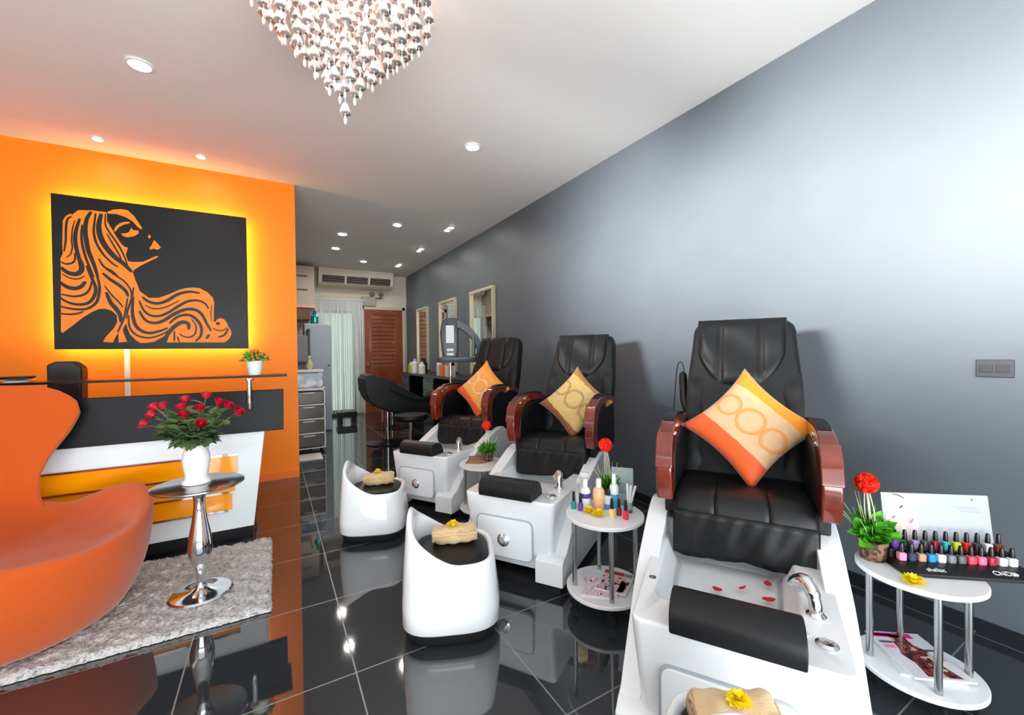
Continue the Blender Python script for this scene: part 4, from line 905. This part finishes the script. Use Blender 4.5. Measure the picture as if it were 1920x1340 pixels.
def lotion(label, loc, r, h, body, band, capc, bz=(0.5, 0.72), pump=False):
    t = thing('lotion_bottle', label, 'bottle', loc, 0.3, 'lotion bottles on the middle table')
    hb = h * 0.72
    obj('bottle', G().lathe([(0.001, 0), (r * 0.95, 0), (r, 0.004), (r, hb * 0.86), (r * 0.75, hb * 0.97), (r * 0.4, hb), (0.001, hb)], seg=24), mat('lotion_%d_%d_%d' % body, body, 0.25, coat=0.4), t)
    obj('label_band', G().lathe([(r + 0.0004, hb * bz[0]), (r + 0.0008, hb * bz[0] + 0.001), (r + 0.0008, hb * bz[1]), (r + 0.0004, hb * bz[1] + 0.001)], seg=24, cap0=False, cap1=False), mat('band_%d_%d_%d' % band, band, 0.35), t)
    c = obj('cap', G().lathe([(0.001, hb), (r * 0.5, hb), (r * 0.46, h * 0.93), (r * 0.4, h), (0.001, h)], seg=18), mat('lcap_%d_%d' % (capc[0], capc[2]), capc, 0.25), t)
    if pump: obj('nozzle', G().tube([(0, 0, h), (0, 0, h + 0.03), (-0.012, -0.008, h + 0.034), (-0.028, -0.016, h + 0.028)], [0.004, 0.004, 0.005, 0.004], 8), mat('lcap_%d_%d' % (capc[0], capc[2]), capc, 0.25), c)
    return t
lotion('white lotion bottle with a purple band on the middle table', mp(1.372, 1.655), 0.027, 0.145, (232, 232, 238), (84, 64, 150), (236, 238, 240))
lotion('peach coloured lotion bottle in the centre of the middle table', mp(1.412, 1.598), 0.029, 0.155, (244, 186, 150), (250, 206, 130), (246, 226, 222))
lotion('tall white bottle with a blue label on the middle table', mp(1.475, 1.556), 0.023, 0.18, (226, 238, 238), (70, 160, 206), (236, 244, 242), (0.1, 0.62))
lotion('short white jar with a black lid and blue label on the middle table', mp(1.445, 1.565), 0.021, 0.105, (206, 218, 224), (96, 132, 186), (22, 28, 40), (0.1, 0.45))
t = thing('spray_bottle', 'clear spray bottle at the back of the middle table', 'bottle', mp(1.395, 1.70), 0.8)
M_cl = mat('clear_plastic', (232, 238, 244), 0.1, trans=0.35)
obj('bottle', G().lathe([(0.001, 0), (0.024, 0), (0.025, 0.09), (0.012, 0.115), (0.012, 0.125), (0.001, 0.125)], seg=20), M_cl, t)
obj('trigger_head', G().box(-0.01, 0.01, -0.03, 0.012, 0.14, 0.165).cyl((0, 0, 0.125), (0, 0, 0.142), 0.012, seg=12).tube([(0, -0.012, 0.142), (0, -0.024, 0.12), (0, -0.022, 0.105)], [0.005, 0.004, 0.003], 8), M_cl, t, bevel=0.003)
t = thing('file_jar', 'clear jar holding white nail files at the right of the middle table', 'jar', mp(1.512, 1.497), 0)
obj('jar', G().lathe([(0.001, 0), (0.022, 0), (0.025, 0.05), (0.0235, 0.05), (0.0205, 0.003), (0.001, 0.003)], seg=24), M_glass, t)
for k, (dx, dy, h_) in enumerate(((-0.002, 0.004, 0.135), (0.012, -0.006, 0.125), (0.03, -0.018, 0.12))):
    q = Vector((dx, dy, h_)); base = Vector(mp(1.51 + 0.004 * k, 1.497 + 0.003 * (k - 1))) + Vector((0, 0, 0.006))
    g = G().tube([(0, 0, 0), tuple(q)], 0.0062, 8); 
    tag(obj('nail_file', g, M_paper, loc=base, bevel=0.001), ('white nail file standing upright in the clear jar', 'white nail file leaning a little in the clear jar', 'white nail file leaning farthest right out of the clear jar')[k], 'nail file', 'nail files in the jar')
ac = thing('acrylic_stand', 'clear acrylic leaflet holder behind the plant on the middle table', 'stand', mp(1.575, 1.60), math.radians(-52))
M_acr = mat('acrylic_sheet', (228, 242, 246), 0.08, trans=0.6, ior=1.3)
obj('back_sheet', G().box(-0.055, 0.055, 0, 0.004, 0, 0.185), M_acr, ac, bevel=0.001)
obj('foot', G().box(-0.055, 0.055, -0.04, 0, 0, 0.004), M_acr, ac)
obj('front_lip', G().box(-0.055, 0.055, -0.03, -0.027, 0.004, 0.06), M_acr, ac)

# ------------------------------------------------------------------ double switch plate on the grey wall
sw = thing('switch_plate', 'dark grey double switch plate on the grey wall at the right', 'switch', (XR, 0.517, 1.158))
obj('plate', G().box(-0.009, -0.0005, -0.055, 0.055, -0.038, 0.038), mat('graphite_plastic', (52, 54, 60), 0.4), sw, bevel=0.003)
for s in (-1, 1):
    obj('rocker', G().box(-0.0125, -0.008, s * 0.024 - 0.019, s * 0.024 + 0.019, -0.016, 0.016), mat('graphite_rocker', (38, 40, 45), 0.35), sw, bevel=0.0015)

# ------------------------------------------------------------------ back area
# string curtain
g = G(); rnd = random.Random(5)
CX0, CX1, CY, CZ = 0.67, 1.70, YB - 0.16, 2.42
n = 120
for i in range(n):
    x = CX0 + (CX1 - CX0) * (i + rnd.uniform(-0.4, 0.4)) / n; y = CY + rnd.uniform(-0.018, 0.018); w = rnd.uniform(0.0028, 0.0056)
    x2 = x + rnd.uniform(-0.012, 0.012); zb = 0.02 + (rnd.uniform(0, 0.05))
    g.tube([(x, y, CZ - 0.02), ((x + x2) / 2 + rnd.uniform(-0.006, 0.006), y, CZ * 0.5), (x2, y, zb)], w, 4)
o = tag(obj('string_curtain', g, mat('silver_white_string', (232, 240, 238), 0.4, sheen=0.2)), 'silvery white string curtain hanging beside the wooden door in the back', 'curtain'); o['kind'] = 'stuff'
cr = thing('curtain_rod', 'pale curtain rod above the string curtain', 'rod', (0, CY, CZ))
obj('rod', G().cyl((CX0 - 0.04, 0, 0), (CX1 + 0.04, 0, 0), 0.016, seg=12), M_whitep, cr)
for x in (CX0 + 0.02, CX1 - 0.02): obj('bracket', G().box(x - 0.01, x + 0.01, 0, YB - CY, -0.012, 0.012), M_whitep, cr)
# air conditioner
M_ac = mat('aged_white_casing', (216, 206, 186), 0.45)
aw = thing('air_conditioner', 'wide ceiling-hung air conditioner with three dark grilles above the door', 'air conditioner', (1.56, YB - 0.28, 2.66))
prof = [(-0.16, 0.36), (-0.16, 0.20), (-0.10, 0.06), (0.02, 0.0), (0.27, 0.0), (0.27, 0.36)]
obj('casing', G().prism(prof, 'x', -0.74, 0.74), M_ac, aw, bevel=0.015)
for x in (-0.46, 0.0, 0.46):
    gr = obj('grille', G().prism([(-0.163, 0.205), (-0.15, 0.215), (-0.095, 0.075), (-0.108, 0.067)], 'x', x - 0.21, x + 0.21), M_black, aw)
    gs = G()
    for k in range(4): gs.box(x - 0.21, x + 0.21, -0.163 + 0.014 * k, -0.155 + 0.014 * k, 0.185 - 0.034 * k, 0.19 - 0.034 * k)
    obj('louvre', gs, M_ac, gr)
el = thing('emergency_light', 'small twin-head emergency light box on the back wall under the air conditioner', 'emergency light', (1.86, YB, 2.32))
obj('box', G().box(-0.16, 0.13, -0.09, -0.001, 0, 0.2), mat('grey_casing', (176, 170, 156), 0.5), el, bevel=0.01)
for x in (0.05, 0.24): obj('lamp_head', G().ball((x, -0.1, 0.26), (0.055, 0.05, 0.05), 14, 9).cyl((x, -0.06, 0.18), (x, -0.08, 0.23), 0.012, seg=8), mat('grey_lamp_head', (120, 116, 106), 0.4), el)
obj('head_bracket', G().box(0.1, 0.26, -0.07, -0.05, 0.17, 0.19), M_black, el)

# drawer tower and what is around it
TW = (0.205, 0.60, 5.98, 6.30)
tw = thing('drawer_tower', 'white framed plastic drawer tower with smoky drawers beside the orange wall', 'drawer unit', (TW[0], TW[2], 0))
w, d = TW[1] - TW[0], TW[3] - TW[2]
zs = [0.06, 0.245, 0.43, 0.615, 0.80]
g = G().box(0, w, 0, d, 0.045, 0.06).box(0, w, 0, d, 0.80, 0.835)
for z_ in zs[1:-1]: g.box(0, w, 0, d, z_ - 0.011, z_ + 0.011)
for x0, x1 in ((0, 0.018), (w - 0.018, w)): g.box(x0, x1, 0, 0.03, 0.045, 0.83); g.box(x0, x1, d - 0.03, d, 0.045, 0.83)
obj('frame', g, M_whitep, tw, bevel=0.004)
for i in range(4):
    dr = obj('drawer', G().box(0.022, w - 0.022, -0.004, d - 0.02, zs[i] + 0.014, zs[i + 1] - 0.014), mat('smoky_drawer', (86, 84, 78), 0.25), tw, bevel=0.006)
    obj('drawer_pull', G().box(w / 2 - 0.07, w / 2 + 0.07, -0.016, -0.003, zs[i + 1] - 0.036, zs[i + 1] - 0.022), M_whitep, dr, bevel=0.003)
for x in (0.04, w - 0.04):
    for y in (0.04, d - 0.04): obj('caster', G().cyl((x - 0.012, y, 0.022), (x + 0.012, y, 0.022), 0.022, seg=14).box(x - 0.008, x + 0.008, y - 0.012, y + 0.012, 0.02, 0.046), M_black, tw)
bx = thing('storage_box', 'pale blue translucent storage box on top of the drawer tower', 'box', (TW[0] + 0.01, TW[2] + 0.01, 0.835))
obj('bin', G().box(0, w - 0.03, 0, d - 0.03, 0, 0.2), mat('blue_clear_plastic', (118, 140, 158), 0.2, noise=(9, (196, 212, 222), 0.45, 0.6)), bx, bevel=0.012)
obj('lid', G().box(-0.008, w - 0.022, -0.008, d - 0.022, 0.2, 0.232), M_whitep, bx, bevel=0.008)
tag(obj('ornament', G().lathe([(0.001, 0), (0.035, 0), (0.03, 0.02), (0.045, 0.06), (0.03, 0.11), (0.015, 0.14), (0.022, 0.17), (0.001, 0.19)], seg=12), mat('ivory_ornament', (206, 196, 170), 0.5), loc=(TW[0] + 0.22, TW[2] + 0.12, 1.067)), 'small ivory ornament on the storage box lid', 'ornament')
tag(obj('floor_sheet', G().box(0, 0.32, 0, 0.34, 0.001, 0.012), M_paper, bevel=0.003, loc=(0.20, 5.52, 0)), 'white flat mat lying on the black floor in front of the drawer tower', 'mat')
# tall grey cabinet with a teal bottle on top
GC = (0.46, 0.86, 7.55, 7.95)
gc = thing('grey_cabinet', 'tall blue-grey cabinet behind the drawer tower with a bottle on top', 'cabinet', (GC[0], GC[2], 0))
M_gc = mat('blue_grey_cabinet', (146, 158, 168), 0.4)
obj('body', G().box(0, 0.40, 0.02, 0.4, 0, 1.78), M_gc, gc, bevel=0.008)
dr = obj('cabinet_door', G().box(0.004, 0.396, 0, 0.02, 0.02, 1.76), mat('blue_grey_cabinet_door', (158, 170, 180), 0.35), gc, bevel=0.005)
for x in (0.05, 0.34): obj('catch', G().box(x, x + 0.03, -0.012, 0.0, 1.08, 1.1), M_black, dr)
tb = thing('teal_bottle', 'teal pump bottle standing on the tall grey cabinet', 'bottle', (0.63, 7.72, 1.78))
obj('bottle', G().lathe([(0.001, 0), (0.06, 0), (0.064, 0.02), (0.06, 0.13), (0.03, 0.165), (0.001, 0.165)], seg=20), mat('teal_glossy', (0, 122, 124), 0.2), tb)
obj('cap', G().lathe([(0.03, 0.165), (0.026, 0.22), (0.012, 0.245), (0.001, 0.25)], seg=14), mat('dark_teal_cap', (0, 84, 92), 0.25), tb)
obj('label_strip', G().box(-0.012, 0.012, -0.066, -0.061, 0.03, 0.11), mat('pale_teal_label', (130, 230, 214), 0.4), tb)
# small shelf unit and wall cupboard at the very edge of the orange wall
wc = thing('wall_cupboard', 'beige wall cupboard high up beside the orange partition', 'cupboard', (0.24, YB - 0.75, 2.12))
obj('body', G().box(0, 0.48, 0, 0.75, 0.10, 0.83), mat('beige_cupboard', (196, 180, 164), 0.5), wc, bevel=0.006)
obj('bottom_rail', G().box(-0.01, 0.49, -0.01, 0.74, 0.04, 0.10), mat('pink_rail', (244, 176, 156), 0.4), wc, bevel=0.004)
obj('hood', G().box(0.0, 0.40, 0.02, 0.74, -0.18, 0.04), mat('brown_hood', (120, 84, 66), 0.5), wc, bevel=0.006)
for k, z_ in enumerate((0.62, 0.36)): obj('vent', G().box(0.18, 0.36, -0.006, 0.0, z_, z_ + 0.03), mat('dark_vent', (96, 78, 66), 0.5), wc)
wr = thing('washer_unit', 'grey appliance with a black edge standing half hidden behind the orange partition', 'appliance', (0.14, 7.0, 0))
obj('body', G().box(0, 0.335, 0, 0.4, 0, 1.56), mat('grey_appliance', (120, 128, 130), 0.4), wr, bevel=0.01)
obj('black_edge', G().box(0.335, 0.365, 0.0, 0.4, 0, 1.66), M_black, wr)
obj('black_rail', G().box(0, 0.335, -0.008, 0.0, 1.12, 1.17), M_black, wr)

# three framed mirrors on the grey wall
M_mir = mat('mirror_silver', (226, 230, 228), 0.01, 1.0)
M_fr = mat('champagne_frame', (206, 196, 164), 0.35, 0.2)
for (y0, y1), w_ in (((5.10, 5.88), 'nearest'), ((6.48, 7.25), 'middle'), ((7.91, 8.60), 'farthest')):
    mr = thing('wall_mirror', 'tall framed mirror on the grey wall, %s of three' % w_, 'mirror', (XR, (y0 + y1) / 2, 0.95), 0, 'framed mirrors on the grey wall')
    h2 = (y1 - y0) / 2; hz = 1.245
    obj('glass', G().box(-0.022, -0.001, -h2 + 0.03, h2 - 0.03, 0.03, hz - 0.03), M_mir, mr)
    g = G().box(-0.05, -0.001, -h2, -h2 + 0.035, 0, hz).box(-0.05, -0.001, h2 - 0.035, h2, 0, hz).box(-0.05, -0.001, -h2 + 0.035, h2 - 0.035, hz - 0.04, hz).box(-0.05, -0.001, -h2 + 0.035, h2 - 0.035, 0, 0.035)
    obj('frame', g, M_fr, mr, bevel=0.003)

# styling counter with its drawers
sc = thing('styling_counter', 'long black styling counter with drawers under the mirrors', 'counter', (XR - 0.50, 5.0, 0))
obj('counter_top', G().box(-0.02, 0.487, 0, 3.2, 0.88, 0.915), M_blackwood, sc, bevel=0.004)
for y0 in (0.0, 1.28, 2.62):
    cb = obj('drawer_pedestal', G().box(0.02, 0.48, y0 + 0.02, y0 + 0.56, 0, 0.88), M_blackwood, sc, bevel=0.003)
    for k in range(4): obj('drawer', G().box(0.005, 0.02, y0 + 0.035, y0 + 0.545, 0.08 + 0.195 * k, 0.262 + 0.195 * k).box(-0.008, 0.006, y0 + 0.2, y0 + 0.38, 0.225 + 0.195 * k, 0.237 + 0.195 * k), mat('black_drawer', (24, 25, 28), 0.25), cb, bevel=0.003)
ZC = 0.915
def jar(name, label, cat, x, y, r, h, rgb, cap=None, grp='products on the styling counter'):
    t = thing(name, label, cat, (x, y, ZC), 0, grp)
    obj('body', G().lathe([(0.001, 0), (r, 0), (r, h * 0.7), (r * 0.6, h * 0.8), (0.001, h * 0.8)], seg=16), mat('jar_%d_%d_%d' % rgb, rgb, 0.3), t)
    obj('lid', G().lathe([(0.001, h * 0.8), (r * 0.62, h * 0.8), (r * 0.5, h), (0.001, h)], seg=14), mat('lid_%d_%d_%d' % (cap or rgb), cap or rgb, 0.3), t)
jar('hair_product', 'olive yellow bottle at the far end of the styling counter', 'bottle', 2.26, 7.72, 0.055, 0.2, (178, 178, 66), (206, 206, 120))
jar('hair_product', 'white jar with lilac cap beside the olive bottle on the styling counter', 'bottle', 2.25, 7.45, 0.06, 0.26, (226, 226, 236), (170, 160, 214))
jar('hair_product', 'black round-lidded bottle behind the white jars on the styling counter', 'bottle', 2.36, 7.30, 0.07, 0.27, (18, 18, 22))
jar('hair_product', 'cream white bottle beside the black one on the styling counter', 'bottle', 2.27, 7.12, 0.06, 0.2, (222, 220, 206))
jar('hair_product', 'pale mint spray bottle on the styling counter, nearest of the tall ones', 'bottle', 2.30, 6.30, 0.05, 0.26, (190, 214, 202), (90, 96, 100))
tag(obj('orange_carton', G().box(-0.055, 0.055, -0.075, 0.075, 0, 0.17), mat('orange_carton', (240, 122, 34), 0.5), bevel=0.003, loc=(2.27, 6.02, ZC)), 'orange carton on the styling counter beside the mint bottle', 'box')
tag(obj('pale_carton', G().box(-0.055, 0.055, -0.075, 0.075, 0, 0.16), mat('pink_white_carton', (220, 196, 190), 0.5), bevel=0.003, loc=(2.27, 5.78, ZC)), 'pale pink carton on the styling counter, right of the orange one', 'box')

# hair processing machine on a chrome pole
M_hp = mat('slate_grey_plastic', (74, 84, 92), 0.35)
hx, hy = 1.86, 4.72
hp_ = thing('hair_processor', 'slate grey hair processor with a curved arm on a chrome pole behind the farthest chair', 'hair processor', (hx, hy, 0), math.radians(-22))
obj('pole', G().cyl((0, 0, 0.08), (0, 0, 1.16), 0.016, seg=14), M_chrome, hp_)
for k in range(5):
    a = 2 * PI * k / 5; obj('base_leg', G().tube([(0, 0, 0.085), (0.28 * math.cos(a), 0.28 * math.sin(a), 0.055)], [0.022, 0.014], 8).ball((0.28 * math.cos(a), 0.28 * math.sin(a), 0.028), 0.027, 10, 7), M_black, hp_)
obj('tray', G().loft([rrect(0.08, 0, 0.22, 0.13, 0.06, 1.15), rrect(0.08, 0, 0.235, 0.14, 0.06, 1.18), rrect(0.08, 0, 0.235, 0.14, 0.06, 1.21), rrect(0.08, 0, 0.2, 0.11, 0.06, 1.215)]), M_hp, hp_)
col = obj('column', G().loft([rrect(0, 0, 0.085, 0.07, 0.03, 1.2), rrect(0, 0, 0.10, 0.08, 0.03, 1.3), rrect(-0.01, 0, 0.11, 0.085, 0.03, 1.5), rrect(0, 0, 0.09, 0.075, 0.03, 1.66), rrect(0.0, 0, 0.07, 0.06, 0.03, 1.68)]), M_hp, hp_)
obj('control_panel', G().box(-0.048, 0.048, -0.094, -0.07, 1.38, 1.59), mat('white_control_panel', (226, 230, 232), 0.4), col, bevel=0.004)
for z0, z1 in ((1.285, 1.315), (1.235, 1.265)): obj('indicator', G().box(-0.04, 0.04, -0.094, -0.06, z0, z1), mat('white_control_panel', (226, 230, 232), 0.4), col, bevel=0.003)
arc = spline([(0.04, 0, 1.62), (0.12, 0, 1.60), (0.22, 0, 1.53), (0.31, 0, 1.42), (0.35, 0, 1.30), (0.33, 0, 1.2)], 6)
g = G(); loops = []
for i, p in enumerate(arc):
    a = arc[max(i - 1, 0)]; b = arc[min(i + 1, len(arc) - 1)]; tx, tz = b[0] - a[0], b[2] - a[2]; dd = math.hypot(tx, tz); nx, nz = -tz / dd, tx / dd; h_ = 0.05 - 0.022 * i / len(arc)
    loops.append([(p[0] + nx * s1 * h_, s2 * 0.07, p[2] + nz * s1 * h_) for s1, s2 in ((1, -1), (1, 1), (-1, 1), (-1, -1))])
g.loft(loops)
obj('curved_arm', g, M_hp, hp_, bevel=0.008)
def shell(u, v): a = -1.1 + 2.2 * u; return (0.24 + 0.10 * math.cos(a) * 0.6, 0.16 * math.sin(a), 1.22 + 0.26 * v * (1 - 0.1 * math.cos(a)))
obj('heat_shield', G().grid(shell, 14, 8), mat('pale_heat_shield', (138, 148, 158), 0.3), hp_, solid=0.01)

# black shampoo / styling chairs
def styling_chair(label, loc, rot):
    t = thing('styling_chair', label, 'chair', loc, rot, 'black styling chairs in the back area')
    obj('base_disc', G().lathe([(0.001, 0), (0.27, 0), (0.275, 0.008), (0.12, 0.028), (0.04, 0.05), (0.001, 0.05)], seg=40), M_black, t)
    obj('pedestal', G().cyl((0, 0, 0.04), (0, 0, 0.38), 0.03, 0.03, 18).cyl((0, 0, 0.2), (0, 0, 0.3), 0.042, seg=18), M_chrome, t)
    obj('seat', G().loft([rrect(0, 0, 0.25, 0.25, 0.07, 0.38), rrect(0, 0, 0.27, 0.27, 0.07, 0.42), rrect(0, 0, 0.27, 0.27, 0.07, 0.49), rrect(0, 0, 0.22, 0.22, 0.07, 0.515)]), M_leather, t, angle=60)
    def bf(u, v):
        a = math.radians(-118 + 236 * u); top = 0.50 + 0.36 * smooth(1 - abs(2 * u - 1) * 0.98) ; r = 0.30 + 0.05 * v
        return (r * math.sin(a), r * math.cos(a), 0.40 + (top - 0.40) * v)
    obj('wrap_back', G().grid(bf, 34, 8), M_leather, t, solid=0.05, bevel=0.015, angle=60)
    ft = obj('foot_bar', G().tube([(-0.14, -0.2, 0.2), (-0.16, -0.38, 0.16), (0.16, -0.38, 0.16), (0.14, -0.2, 0.2)], 0.012, 8), M_chrome, t)
    return t
sr = thing('shampoo_recliner', 'long black reclining shampoo chair sloping down from the string curtain towards the counter', 'recliner', (1.42, 6.05, 0))
top_ = spline([(-0.36, 0.92), (-0.30, 0.985), (-0.20, 0.975), (-0.05, 0.91), (0.14, 0.80), (0.34, 0.68), (0.50, 0.585), (0.60, 0.51)], 4)
bot_ = spline([(0.61, 0.42), (0.45, 0.39), (0.15, 0.42), (-0.10, 0.50), (-0.27, 0.60), (-0.35, 0.76)], 4)
obj('padded_body', G().prism(top_ + bot_, 'y', -0.27, 0.27), M_leather, sr, bevel=0.04, bseg=3, angle=60)
for s_ in (-1, 1):
    obj('arm_pad', G().prism([(-0.02, 0.82), (0.30, 0.66), (0.44, 0.64), (0.44, 0.60), (0.28, 0.61), (-0.02, 0.76)], 'y', s_ * 0.27, s_ * 0.335), M_leather, sr, bevel=0.012)
obj('pedestal', G().cyl((0, 0, 0.03), (0, 0, 0.44), 0.03, seg=18), M_chrome, sr)
obj('strut', G().tube([(-0.10, -0.12, 0.50), (-0.10, -0.12, 0.06)], 0.013, 10), M_chrome, sr)
obj('base_disc', G().lathe([(0.001, 0), (0.29, 0), (0.295, 0.01), (0.12, 0.03), (0.04, 0.05), (0.001, 0.05)], seg=40), M_black, sr)
styling_chair('black wrap-back styling chair beyond the shampoo recliner', (1.78, 7.25, 0), math.radians(120))
rs = thing('rolling_stool', 'black round stool with chrome column between the shampoo recliner and the farthest pedicure chair', 'stool', (1.52, 5.25, 0))
obj('seat', G().lathe([(0.001, 0.42), (0.20, 0.42), (0.225, 0.45), (0.215, 0.49), (0.001, 0.505)], seg=32), M_leather, rs)
obj('pole', G().cyl((0, 0, 0.06), (0, 0, 0.42), 0.026, seg=14), M_chrome, rs)
for k in range(5):
    a = 2 * PI * k / 5 + 0.3; obj('base_leg', G().tube([(0, 0, 0.075), (0.22 * math.cos(a), 0.22 * math.sin(a), 0.05)], [0.02, 0.012], 8).ball((0.22 * math.cos(a), 0.22 * math.sin(a), 0.026), 0.025, 10, 7), M_black, rs)
st_ = thing('step_stool', 'small black step on the floor in front of the string curtain', 'step', (1.20, 8.35, 0))
obj('top', G().box(-0.17, 0.17, -0.12, 0.12, 0.10, 0.20), M_black, st_, bevel=0.008)
for x in (-0.12, 0.12): obj('leg', G().box(x - 0.04, x + 0.04, -0.1, 0.1, 0, 0.10), M_black, st_)
